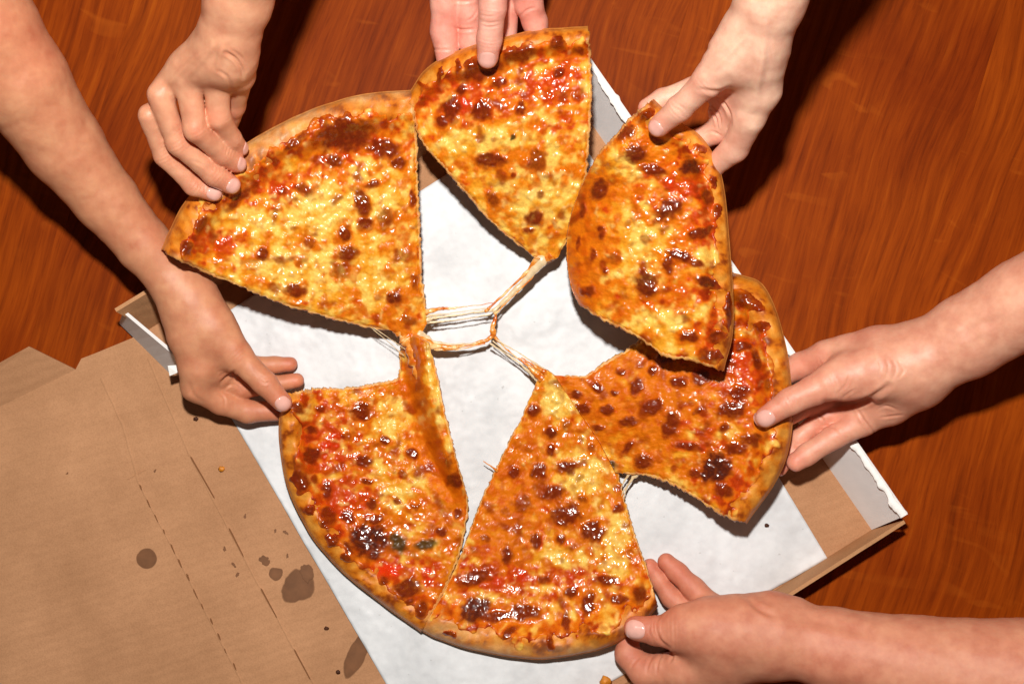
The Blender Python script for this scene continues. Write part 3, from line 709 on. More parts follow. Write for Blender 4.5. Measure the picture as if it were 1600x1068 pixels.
# ------------------------------------------------------------------ strings of cheese
M_str = mat_plain('cheese_string', lin(246, 218, 172), .28, .5, 300, .12, 500, .3)
M_str.node_tree.nodes['Principled BSDF'].inputs['Transmission Weight'].default_value = .25
M_stro, nt_, b_ = newmat('oily_cheese_string')
nt_.links.new(ramp(nt_, noise(nt_, mapped(nt_), 120, 3), [(.35, tuple(lin(196, 92, 12))), (.5, tuple(lin(226, 142, 52))), (.64, tuple(lin(244, 204, 140)))]), b_.inputs['Base Color'])
b_.inputs['Roughness'].default_value = .25
bump(nt_, b_, noise(nt_, mapped(nt_), 420, 3), .5, .0008)
def tube(name, pts, mat, parent, nseg=40, sides=8, wob=.6, seed=0):
    p = np.array([(x, y, z / 100, r) for x, y, z, r in pts], float)
    L = np.linspace(0, 1, len(p)); u = np.linspace(0, 1, nseg)
    q = np.stack([np.interp(u, L, p[:, k]) for k in range(4)], -1)
    for _ in range(3): q[1:-1] = (q[:-2] + 2 * q[1:-1] + q[2:]) / 4
    q[:, 0] += wob * fbm(u * 7, u * 0, seed + 1, 3); q[:, 1] += wob * fbm(u * 7, u * 0 + .4, seed + 2, 3)
    q[:, 3] *= 1 + .55 * fbm(u * 12, u * 0, seed + 3, 3)
    c = np.array([W(a[0], a[1], a[2]) for a in q]); vs = []
    for k in range(nseg):
        d = c[min(k + 1, nseg - 1)] - c[max(k - 1, 0)]; d /= np.linalg.norm(d) + 1e-9
        n1 = np.cross(d, [0, 0, 1]); n1 /= np.linalg.norm(n1) + 1e-9; n2_ = np.cross(n1, d)
        r = q[k, 3] * PX * .82
        for j in range(sides):
            a = 2 * math.pi * j / sides
            vs.append(c[k] + r * (math.cos(a) * n1 + .6 * math.sin(a) * n2_))
    fs = [(k * sides + j, k * sides + (j + 1) % sides, (k + 1) * sides + (j + 1) % sides, (k + 1) * sides + j) for k in range(nseg - 1) for j in range(sides)]
    fs += [list(range(sides - 1, -1, -1)), [(nseg - 1) * sides + j for j in range(sides)]]
    return poly_obj(name, vs, fs, mat, parent, True)
web = empty('stretched_cheese', 'web of pale cheese strings stretched between the slice tips over white paper', 'cheese strings')
tube('string', [(854, 388, 3.3, 11), (848, 404, 3.65, 12), (822, 436, 3.3, 6), (795, 464, 3.1, 4.6), (770, 487, 3.0, 3.5)], M_str, web, 60, 10, 1.2, 1)
tube('string', [(862, 398, 3.9, 9), (846, 412, 3.6, 4.5), (824, 440, 3.3, 2), (790, 474, 3.1, 1.6), (772, 492, 3.0, 2)], M_stro, web, 60, 8, 1.5, 2)
tube('string', [(840, 402, 3.9, 7), (828, 420, 3.5, 3), (800, 448, 3.3, 1.6), (766, 480, 3.2, 2.4), (758, 487, 3.1, 3)], M_stro, web, 60, 8, 1.4, 18)
tube('string', [(664, 500, 3.2, 5), (682, 496, 3.1, 2.2), (735, 489, 3.0, 1.4), (770, 484, 3.0, 2.4)], M_str, web, 50, 8, 1.2, 3)
tube('string', [(660, 488, 3.4, 6), (684, 482, 3.2, 3.4), (700, 482, 3.1, 2.6), (714, 480, 3.1, 1.2), (745, 476, 3.1, .7), (772, 473, 3.1, .7)], M_stro, web, 60, 8, 1.6, 4)
tube('string', [(666, 504, 3.0, 3), (700, 501, 3.0, 1.0), (740, 496, 2.9, .9), (766, 491, 2.9, 1.5)], M_str, web, 40, 8, .9, 5)
tube('string', [(662, 494, 3.3, 3), (700, 490, 3.0, .8), (740, 484, 2.9, .7), (768, 480, 2.9, 1.2)], M_str, web, 40, 6, .9, 19)
tube('string', [(770, 482, 3.0, 3), (775, 496, 2.9, 3), (769, 510, 2.9, 4), (772, 522, 2.8, 6.5), (762, 531, 2.8, 4), (735, 539, 2.8, 2.6), (706, 543, 2.9, 4), (680, 541, 3.0, 6), (640, 526, 3.2, 16)], M_stro, web, 90, 10, 2.0, 6)
tube('string', [(652, 520, 3.2, 10), (676, 534, 3.0, 4), (704, 538, 2.95, 2), (740, 536, 2.85, 1.2), (766, 528, 2.8, 1.2)], M_str, web, 50, 8, 1.2, 16)
tube('string', [(656, 530, 3.1, 8), (682, 546, 2.9, 3), (716, 546, 2.85, 1.0), (758, 536, 2.8, 1.4)], M_stro, web, 50, 8, 1.2, 20)
tube('string', [(773, 526, 2.8, 3.4), (786, 540, 2.75, 1.6), (804, 556, 2.7, 1.2), (824, 570, 2.7, 3), (848, 592, 2.6, 10)], M_stro, web, 60, 8, 1.2, 7)
tube('string', [(776, 530, 2.9, 1.5), (805, 548, 2.9, .9), (828, 562, 2.9, 1.4), (864, 588, 2.1, 4)], M_str, web, 40, 8, 1.0, 8)
tube('string', [(765, 536, 2.7, 1.6), (790, 552, 2.6, .9), (815, 570, 2.6, 1.4), (842, 594, 2.4, 5)], M_str, web, 40, 8, .8, 9)
tube('string', [(770, 532, 2.7, 1.4), (796, 554, 2.6, .7), (822, 576, 2.6, 1.2), (846, 596, 2.4, 4)], M_str, web, 40, 6, .8, 21)
tube('string', [(815, 558, 2.9, 1.2), (832, 570, 2.9, 2.4), (850, 580, 2.8, 5), (872, 592, 2.4, 4)], M_stro, web, 40, 8, 1, 10)
tube('string', [(998, 738, 2.5, 4), (985, 752, 2.2, 1.8), (972, 770, 1.9, 1.4), (966, 790, 1.8, 4)], M_str, web, 30, 8, .8, 11)
tube('string', [(985, 737, 2.4, 3), (975, 752, 2.1, 1.1), (966, 772, 1.8, 1.0)], M_str, web, 30, 8, .6, 12)
tube('string', [(992, 738, 2.4, 2.4), (982, 756, 2.1, .9), (972, 782, 1.8, 1.4)], M_str, web, 30, 8, .6, 22)
tube('string', [(565, 500, 4.0, 1.0), (600, 528, 3.4, .6), (632, 556, 2.5, 1.0)], M_str, web, 30, 6, .4, 13)
tube('string', [(572, 504, 3.9, 1), (605, 526, 3.4, .6), (634, 546, 2.7, 1)], M_str, web, 30, 6, .4, 14)
tube('string', [(755, 720, 2.0, .8), (766, 727, 2.0, 1.2), (778, 736, 1.7, 3)], M_stro, web, 20, 6, .4, 15)
tube('string', [(618, 512, 3.4, 9), (636, 526, 3.1, 15), (646, 545, 3.2, 15), (652, 572, 3.2, 12), (660, 600, 2.9, 5)], M_stro, web, 40, 12, 1.0, 17)

# ------------------------------------------------------------------ hands
def rcone(Pt, a, b, ra, rb):
    ba = b - a; L2 = ba @ ba + 1e-12
    d0 = [Pt[k] - a[k] for k in range(3)]
    t = np.clip((d0[0] * ba[0] + d0[1] * ba[1] + d0[2] * ba[2]) / L2, 0, 1)
    return np.sqrt((d0[0] - t * ba[0]) ** 2 + (d0[1] - t * ba[1]) ** 2 + (d0[2] - t * ba[2]) ** 2) - (ra + (rb - ra) * t)
def smin(a, b, k):
    h = np.clip(k - np.abs(a - b), 0, None) / k
    return np.minimum(a, b) - h * h * k * .25

def surface_nets(vol, org, h):
    inside = vol < 0
    nx, ny, nz = vol.shape
    c = np.zeros((nx - 1, ny - 1, nz - 1), dtype=np.uint8)
    for i in (0, 1):
        for j in (0, 1):
            for k in (0, 1):
                c += inside[i:nx - 1 + i, j:ny - 1 + j, k:nz - 1 + k]
    act = (c > 0) & (c < 8)
    idx = np.argwhere(act); n = len(idx)
    ids = np.full(act.shape, -1, dtype=np.int32); ids[act] = np.arange(n)
    acc = np.zeros((n, 3)); cnt = np.zeros(n)
    cor = [(i, j, k) for i in (0, 1) for j in (0, 1) for k in (0, 1)]
    val = {q: vol[idx[:, 0] + q[0], idx[:, 1] + q[1], idx[:, 2] + q[2]] for q in cor}
    for a in cor:
        for ax in range(3):
            if a[ax]: continue
            b = list(a); b[ax] = 1; b = tuple(b)
            va, vb = val[a], val[b]; m = (va < 0) != (vb < 0)
            t = np.where(m, va / np.where(m, va - vb, 1), 0)
            p = np.array(a, float)[None] + np.zeros((n, 3)); p[:, ax] += t
            acc[m] += p[m]; cnt[m] += 1
    co = (idx + acc / cnt[:, None]) * h + org
    quads = []
    for ax in range(3):
        sl0 = [slice(None)] * 3; sl1 = [slice(None)] * 3; sl0[ax] = slice(0, -1); sl1[ax] = slice(1, None)
        A, B = inside[tuple(sl0)], inside[tuple(sl1)]
        e = np.argwhere(A != B); fl = A[A != B]
        u, v = [(1, 2), (2, 0), (0, 1)][ax]
        ok = (e[:, u] > 0) & (e[:, v] > 0) & (e[:, u] < vol.shape[u] - 1) & (e[:, v] < vol.shape[v] - 1)
        e = e[ok]; fl = fl[ok]
        def gid(du, dv):
            q = e.copy(); q[:, u] -= du; q[:, v] -= dv
            return ids[q[:, 0], q[:, 1], q[:, 2]]
        q = np.stack([gid(1, 1), gid(0, 1), gid(0, 0), gid(1, 0)], -1)
        q[~fl] = q[~fl][:, ::-1]
        quads.append(q)
    q = np.vstack(quads); q = q[(q >= 0).all(1)]
    return co, q

M_nail = mat_plain('fingernail', lin(226, 170, 156), .15, .5, 200, .06)
def build_hand(label, palm, fingers, tone, creases=(), kp=.012, kf=.0055, vox=.00115, bounds=(-150, 1800, -330, 1190), pink=(), tint=None, shine=.44):
    pr = []   # (kind, finger index, chain pts)
    def conv(ch):
        out = []
        for x, y, z, r in ch:
            z = z / 100; out.append((W(x, y, z), r * PX * (D - z) / D))
        return out
    palms = [conv(c) for c in palm]; fins = [conv(f['c']) for f in fingers]
    pts = np.array([p for c in palms + fins for p, r in c]); rad = np.array([r for c in palms + fins for p, r in c])
    lo = (pts - rad[:, None]).min(0) - .008; hi = (pts + rad[:, None]).max(0) + .008
    zt = 0.
    b0 = W(bounds[0], bounds[3], zt); b1 = W(bounds[1], bounds[2], zt)
    lo[:2] = np.maximum(lo[:2], b0[:2]); hi[:2] = np.minimum(hi[:2], b1[:2])
    n = np.ceil((hi - lo) / vox).astype(int) + 1
    ax = [lo[k] + np.arange(n[k]) * vox for k in range(3)]
    BIG = .05
    Fp = np.full(n, BIG, dtype=np.float32); Ff = np.full(n, BIG, dtype=np.float32)
    def box_of(a, b, ra, rb, pad):
        l = np.minimum(a - ra, b - rb) - pad; h_ = np.maximum(a + ra, b + rb) + pad
        i0 = np.clip(np.floor((l - lo) / vox).astype(int), 0, n); i1 = np.clip(np.ceil((h_ - lo) / vox).astype(int) + 1, 0, n)
        return tuple(slice(i0[k], i1[k]) for k in range(3))
    def cone_in(sl, a, b, ra, rb):
        X = ax[0][sl[0]][:, None, None]; Y = ax[1][sl[1]][None, :, None]; Z = ax[2][sl[2]][None, None, :]
        return rcone((X, Y, Z), a, b, ra, rb).astype(np.float32)
    def apply(F, sl, d, k):
        if d.size: F[sl] = smin(F[sl], d, k)
    def chain_field(ch, k, pad):
        a = np.array([p for p, r in ch]); r = np.array([r for p, r in ch])
        l = (a - r[:, None]).min(0) - pad; h_ = (a + r[:, None]).max(0) + pad
        i0 = np.clip(np.floor((l - lo) / vox).astype(int), 0, n); i1 = np.clip(np.ceil((h_ - lo) / vox).astype(int) + 1, 0, n)
        sl = tuple(slice(i0[q], i1[q]) for q in range(3))
        f = None
        if len(ch) == 1: ch = [ch[0], ch[0]]
        for (p0, r0), (p1, r1) in zip(ch[:-1], ch[1:]):
            d = cone_in(sl, p0, p1, r0, r1)
            f = d if f is None else smin(f, d, k)
        return sl, f
    for ch in palms:
        sl, f = chain_field(ch, .005, kp + .004); apply(Fp, sl, f, kp)
    for ch in fins:
        sl, f = chain_field(ch, .0035, kf + .006); apply(Ff, sl, f, .0007)
    F = smin(Fp, Ff, kf)
    co, q = surface_nets(F, lo, vox)
    # relax the voxel steps
    e = np.vstack([q[:, [0, 1]], q[:, [1, 2]], q[:, [2, 3]], q[:, [3, 0]]])
    e = np.vstack([e, e[:, ::-1]])
    deg = np.bincount(e[:, 0], minlength=len(co))[:, None]
    for _ in range(3):
        av = np.stack([np.bincount(e[:, 0], weights=co[e[:, 1], k], minlength=len(co)) for k in range(3)], -1) / np.maximum(deg, 1)
        co = co * .45 + av * .55
    fn = np.cross(co[q[:, 2]] - co[q[:, 0]], co[q[:, 3]] - co[q[:, 1]])
    vn = np.stack([sum(np.bincount(q[:, j], weights=fn[:, k], minlength=len(co)) for j in range(4)) for k in range(3)], -1)
    vn /= np.linalg.norm(vn, axis=1)[:, None] + 1e-12
    disp = np.zeros(len(co))
    # photo-plane position of every vertex, used for folds of the skin
    kk = PX * (D - co[:, 2]) / D
    vx = co[:, 0] / kk + 800; vy = -co[:, 1] / kk + 534
    for cr in creases:
        p = np.array(cr['p'], float); dep = cr.get('d', .0009); wd = cr.get('w', 2.2); z0, z1 = cr.get('z', (-1, 1))
        s, o = catmull(np.c_[p, np.zeros(len(p))], 0)
        o = o[:, :2]
        m = (vx > o[:, 0].min() - 12) & (vx < o[:, 0].max() + 12) & (vy > o[:, 1].min() - 12) & (vy < o[:, 1].max() + 12) & (vn[:, 2] > -.2) & (co[:, 2] > z0) & (co[:, 2] < z1)
        if not m.any(): continue
        dd = np.sqrt(((vx[m][:, None] - o[None, :, 0]) ** 2 + (vy[m][:, None] - o[None, :, 1]) ** 2))
        j = dd.argmin(1); dd = dd.min(1)
        fade = np.sin(np.pi * np.clip(s[j] * .92 + .04, 0, 1)) ** .6
        disp[m] -= dep * fade * np.exp(-(dd / wd) ** 2) - .35 * dep * fade * np.exp(-((dd - 2.2 * wd) / wd) ** 2)
    # soft unevenness of flesh, tendons
    disp += .00035 * fbm(vx / 26, vy / 26, 3, 2)
    # knuckle wrinkles over the finger joints on the back of each finger
    redm = np.zeros(len(co))
    for f, ch in zip(fingers, fins):
        dn = np.array(f.get('n', (0, 0, 1)), float); dn /= np.linalg.norm(dn)
        for j in range(1, len(ch) - 1):
            p0 = ch[j - 1][0]; p1, r1 = ch[j]; p2 = ch[j + 1][0]
            t = (p2 - p0); t /= np.linalg.norm(t)
            rel = co - p1; u = rel @ t; dist = np.linalg.norm(rel, axis=1)
            m = dist < r1 * 1.9
            side = np.clip(vn[m] @ dn, 0, 1) if f.get('wr', 1) else np.zeros(m.sum())
            lat = np.sqrt(np.clip(dist[m] ** 2 - u[m] ** 2, 0, None))
            wv = np.zeros(m.sum())
            for o_, a_ in ((-.0036, .6), (-.0012, 1), (.0014, .9), (.0038, .5)):
                wv += a_ * np.exp(-((u[m] - o_ - .0006 * np.sin(lat * 900 + j)) / .00085) ** 2)
            disp[m] -= .00055 * wv * side ** 1.5 * f.get('wr', 1)
            redm[m] = np.maximum(redm[m], .55 * np.exp(-(dist[m] / (r1 * 1.15)) ** 2))
        tipp, tr = ch[-1]
        dist = np.linalg.norm(co - tipp, axis=1)
        redm = np.maximum(redm, .8 * np.exp(-(dist / (tr * 1.7)) ** 2) * f.get('red', 1))
    for (x, y, r, a) in pink:
        redm = np.maximum(redm, a * np.exp(-(((vx - x) ** 2 + (vy - y) ** 2) / r ** 2)))
    co = co + vn * disp[:, None]
    tone = np.array(tone)
    redc = tone * np.array([1.04, .66, .66])
    col = tone[None] * (1 - redm[:, None]) + redc[None] * redm[:, None]
    root = empty('person', label, 'person', 'arms reaching in for pizza')
    mat = mat_skin('skin')
    mat.node_tree.nodes['Principled BSDF'].inputs['Roughness'].default_value = shine
    sk = mesh_np('arm', co, q, mat, root, {'col': col})
    # nails
    def sdf(Pq):
        X = (Pq[:, 0], Pq[:, 1], Pq[:, 2]); f = None; g = None
        for ch in palms:
            c_ = None
            for (p0, r0), (p1, r1) in zip(ch[:-1], ch[1:]):
                d = rcone(X, p0, p1, r0, r1); c_ = d if c_ is None else smin(c_, d, .005)
            f = c_ if f is None else smin(f, c_, kp)
        for ch in fins:
            c_ = None
            for (p0, r0), (p1, r1) in zip(ch[:-1], ch[1:]):
                d = rcone(X, p0, p1, r0, r1); c_ = d if c_ is None else smin(c_, d, .0035)
            g = c_ if g is None else smin(g, c_, .0007)
        return smin(f, g, kf)
    for f, ch in zip(fingers, fins):
        if not f.get('nail'): continue
        (p0, r0), (p1, r1) = ch[-2], ch[-1]
        t = p1 - p0; t /= np.linalg.norm(t)
        dn = np.array(f.get('n', (0, 0, 1)), float); dn -= t * (dn @ t); dn /= np.linalg.norm(dn)
        bn = np.cross(dn, t)
        nu, nv = 22, 26
        a, b = np.meshgrid(np.linspace(-1, 1, nu), np.linspace(-1, 1, nv))
        # superellipse outline
        r_ = np.maximum(np.abs(a), np.abs(b)); nrm = (np.abs(a) ** 2.5 + np.abs(b) ** 2.5) ** (1 / 2.5) + 1e-9
        sa, sb = a * r_ / nrm, b * r_ / nrm
        wN = f.get('nw', .78) * r1; lN = f.get('nl', 1.02) * r1; off = f.get('no', .18) * r1
        base = p1 + np.outer(sa.ravel() * wN, bn) + np.outer(sb.ravel() * lN + off, t)
        hh = np.full(len(base), 2.2 * r1)
        for _ in range(40):
            d = sdf(base + hh[:, None] * dn); hh -= d * .8
            hh = np.maximum(hh, -.3 * r1)
        # plate: keeps its own lengthwise straightness, edges sunk into the skin
        edge = np.clip((1 - r_.ravel()) / .22, 0, 1)
        lift_ = -.0006 + .0011 * edge ** .5
        Pn = base + (hh + lift_)[:, None] * dn
        i = np.arange(nu * nv).reshape(nv, nu)
        qn = np.stack([i[:-1, :-1], i[:-1, 1:], i[1:, 1:], i[1:, :-1]], -1).reshape(-1, 4)
        p_0 = Pn[qn[:, 0]]
        if (np.cross(Pn[qn[:, 1]] - p_0, Pn[qn[:, 3]] - p_0) @ dn).mean() < 0: qn = qn[:, ::-1]
        mesh_np('fingernail', Pn, qn, M_nail, root)
    return root

SK_A = lin(204, 142, 106); SK_B = lin(218, 160, 126); SK_C = lin(232, 176, 156); SK_D = lin(232, 188, 162); SK_E = lin(222, 164, 136); SK_F = lin(206, 140, 110)

# left arm, pinching slice 6
build_hand('tanned arm from the upper left pinching the lower left slice with thumb and fingers',
    palm=[[(-170, -190, 23, 98), (-90, -60, 19, 92), (-30, 40, 16.5, 86), (30, 125, 14, 75), (100, 228, 10.8, 61), (165, 312, 8.5, 49), (226, 384, 6.8, 42), (275, 440, 5.8, 40), (290, 468, 5.6, 42)],
          [(290, 465, 5.6, 35), (300, 520, 5.3, 38), (310, 575, 4.9, 29), (306, 604, 4.5, 22)],
          [(300, 475, 5.2, 32), (325, 540, 4.6, 34), (338, 575, 4.0, 24)],
          [(305, 470, 5.7, 33), (335, 510, 5.7, 32), (364, 548, 5.4, 24)]],
    fingers=[dict(c=[(350, 530, 5.5, 27), (372, 558, 5.3, 22), (414, 598, 5.1, 18.5), (441, 628, 4.85, 15.5)], nail=1, n=(.15, -.1, 1), nw=.82, nl=.85),
             dict(c=[(306, 604, 4.4, 22), (346, 628, 3.2, 19), (388, 643, 2.3, 17.5), (436, 642, 1.9, 15.5)], wr=0),
             dict(c=[(332, 590, 3.6, 20), (378, 606, 2.6, 16.5), (425, 601, 2.1, 14), (463, 594, 2.0, 12.5)], wr=0),
             dict(c=[(345, 560, 3.4, 19), (392, 571, 2.0, 15), (430, 570, 1.4, 13), (453, 569, 1.3, 12)], wr=0)],
    tone=SK_A, shine=.5, pink=[(60, 70, 60, .35)],
    creases=[dict(p=[(345, 598), (356, 588), (366, 580)], d=.0016, w=2.2), dict(p=[(352, 606), (362, 600), (372, 604), (378, 612)], d=.0010, w=1.6),
             dict(p=[(296, 600), (302, 616), (318, 628)], d=.0006, w=3), dict(p=[(340, 612), (350, 622), (352, 634)], d=.0006, w=1.6), dict(p=[(400, 582), (412, 590), (424, 588)], d=.0004, w=1.5),
             dict(p=[(404, 590), (412, 598), (426, 596)], d=.0004, w=1.5)])

# upper left hand from above on slice 1
build_hand('hand from the top left with four fingers spread on top of the largest slice',
    palm=[[(500, -420, 31, 70), (405, -130, 24, 60), (386, -60, 22, 56), (372, 0, 20, 53), (358, 55, 18.4, 47), (350, 90, 17.4, 42)],
          [(352, 80, 17.2, 38), (345, 94, 16.6, 27), (340, 106, 15.9, 17)],
          [(345, 82, 17.2, 36), (318, 96, 16.6, 26), (300, 108, 15.8, 17)],
          [(335, 84, 17, 34), (295, 104, 16.2, 24), (263, 130, 15.2, 15)],
          [(330, 90, 16.6, 32), (288, 116, 15.6, 22), (248, 152, 14.4, 14)],
          [(362, 90, 17, 34), (374, 118, 15.6, 24)]],
    fingers=[dict(c=[(337, 116, 16.2, 21), (342, 183, 14.4, 18.5), (361, 216, 12.4, 16), (374, 231, 11.2, 13.5)], nail=1, n=(.75, .1, .62), nw=.75),
             dict(c=[(292, 122, 16.1, 21), (305, 202, 14.8, 18), (347, 240, 12.3, 16.5), (370, 256, 11.1, 14.5)], nail=1, n=(.55, .1, .8), nw=.78),
             dict(c=[(249, 148, 15.5, 20), (277, 224, 13.8, 17), (335, 274, 11.8, 16.5), (360, 288, 10.9, 15.5)], nail=1, n=(.2, -.15, 1), nw=.85, nl=1.0),
             dict(c=[(233, 180, 14.5, 18), (257, 244, 12.6, 15.5), (302, 290, 11.2, 15), (333, 301, 10.7, 14)], nail=1, n=(.15, -.2, 1), nw=.85, nl=1.0),
             dict(c=[(374, 118, 15.5, 22), (366, 165, 12.4, 17), (350, 215, 8.9, 15), (350, 245, 7.5, 14)], wr=0)],
    tone=SK_B, pink=[(337, 183, 18, .5), (305, 203, 18, .5)],
    creases=[dict(p=[(350, 62), (344, 84), (338, 112)], d=-.0009, w=4), dict(p=[(340, 66), (318, 92), (294, 118)], d=-.0009, w=4), dict(p=[(330, 70), (296, 100), (254, 140)], d=-.0008, w=4), dict(p=[(352, 82), (368, 92), (378, 108), (380, 122)], d=.0016, w=2.4), dict(p=[(362, 78), (378, 92), (386, 110)], d=.001, w=2), dict(p=[(340, 110), (356, 122), (362, 140)], d=.0008, w=2.2),
             dict(p=[(300, 250), (318, 258), (330, 268)], d=.0005, w=2)], kf=.0045)

# top hand, thumb on slice 2
build_hand('pale hand at the top edge pressing its thumb down on the top middle slice',
    palm=[[(775, -420, 24, 70), (770, -190, 17, 66), (765, -120, 15.5, 64), (750, -80, 14, 50)], [(800, -130, 15, 55), (812, -70, 12.6, 38), (815, -35, 11.6, 28)], [(725, -130, 14, 50), (700, -70, 12, 30)], [(775, -120, 15.8, 40), (774, -60, 15, 26)]],
    fingers=[dict(c=[(774, -60, 15, 25), (770, 12, 13.9, 21), (765, 60, 12.5, 19.5), (762, 90, 11.7, 17)], nail=1, n=(0, -.35, 1), nw=.88, nl=1.15, no=.1),
             dict(c=[(698, -70, 12, 27), (695, 5, 10.2, 22), (694, 50, 9.1, 21), (700, 95, 8.5, 18)], wr=0),
             dict(c=[(728, -70, 11.8, 25), (731, 20, 9.8, 19), (736, 65, 8.8, 18), (745, 105, 8.3, 15)], wr=0),
             dict(c=[(812, -60, 12, 30), (826, 5, 10.4, 22), (836, 36, 9.4, 19), (845, 75, 8.6, 15)], wr=0),
             dict(c=[(795, -60, 11.4, 26), (790, 10, 9.6, 20), (792, 60, 8.5, 16)], wr=0)],
    tone=SK_C, pink=[(700, 40, 60, .45), (820, 20, 40, .6), (770, 10, 30, .3)],
    creases=[dict(p=[(706, 40), (716, 46), (728, 47), (742, 46)], d=.0012, w=1.8, z=(0, .115)), dict(p=[(708, 2), (722, 3), (738, 2)], d=.0010, w=1.8, z=(0, .118)), dict(p=[(674, 76), (686, 78), (708, 78)], d=.0007, w=1.6, z=(0, .115)), dict(p=[(812, 26), (824, 16), (838, 12)], d=.0008, w=1.6),
             dict(p=[(752, 34), (764, 36), (780, 34)], d=.0005, w=1.4, z=(.12, 1)), dict(p=[(752, 40), (764, 43), (780, 40)], d=.0005, w=1.4, z=(.12, 1)), dict(p=[(750, 24), (764, 26), (782, 23)], d=.0004, w=1.4, z=(.12, 1)),
             dict(p=[(728, 34), (738, 28), (745, 18)], d=.0006, w=1.5, z=(0, .115))])

# upper right hand
build_hand('pale arm from the upper right gripping the raised curling slice by its rim',
    palm=[[(1420, -420, 33, 76), (1290, -190, 27, 68), (1245, -100, 24.5, 62), (1204, 0, 21.6, 55), (1184, 55, 19.8, 51), (1178, 85, 18.8, 46)],
          [(1182, 85, 18.6, 44), (1186, 140, 17, 34), (1172, 182, 15.8, 24)],
          [(1172, 90, 17.6, 38), (1166, 150, 14.8, 32), (1148, 190, 13.2, 22)],
          [(1168, 110, 16, 32), (1150, 140, 14.6, 26), (1126, 172, 12.9, 19)],
          [(1170, 55, 19.6, 40), (1140, 88, 19, 34), (1112, 120, 18.2, 25)]],
    fingers=[dict(c=[(1122, 108, 18.4, 27), (1104, 128, 17.8, 23), (1062, 169, 16.0, 19.5), (1030, 197, 14.6, 17)], nail=1, n=(-.25, -.25, 1), nw=.85, nl=1.05),
             dict(c=[(1172, 184, 15.8, 24), (1148, 232, 13.4, 21), (1112, 262, 11.6, 17), (1080, 272, 11.2, 15)], wr=0),
             dict(c=[(1152, 172, 14, 22), (1122, 204, 12.2, 19), (1085, 222, 11.2, 17), (1060, 232, 11.0, 15)], wr=0),
             dict(c=[(1142, 140, 14.4, 21), (1085, 138, 12.8, 18), (1035, 155, 12.0, 16), (1010, 168, 11.9, 14)], wr=0)],
    tone=SK_D, pink=[(1125, 175, 30, .5), (1010, 165, 30, .4), (1140, 230, 30, .3)],
    creases=[dict(p=[(1196, 40), (1190, 100), (1178, 170)], d=-.0009, w=5), dict(p=[(1170, 50), (1140, 84), (1108, 116)], d=-.0006, w=4), dict(p=[(1118, 152), (1130, 160), (1140, 178), (1142, 196)], d=.0013, w=1.8, z=(0, .175)), dict(p=[(1108, 168), (1118, 184), (1122, 200)], d=.0010, w=1.5, z=(0, .175)), dict(p=[(1114, 165), (1124, 182), (1126, 198)], d=.0008, w=1.4, z=(0, .175)),
             dict(p=[(1096, 212), (1112, 206), (1126, 212)], d=.0008, w=1.6, z=(0, .175)), dict(p=[(1092, 96), (1098, 84), (1108, 72)], d=.0006, w=1.8), dict(p=[(1054, 160), (1066, 168), (1074, 178)], d=.0004, w=1.4, z=(.14, 1)), dict(p=[(1050, 166), (1062, 174), (1070, 184)], d=.0004, w=1.4, z=(.14, 1)),
             dict(p=[(1092, 140), (1120, 144), (1142, 138)], d=.0009, w=3)], kf=.0045)

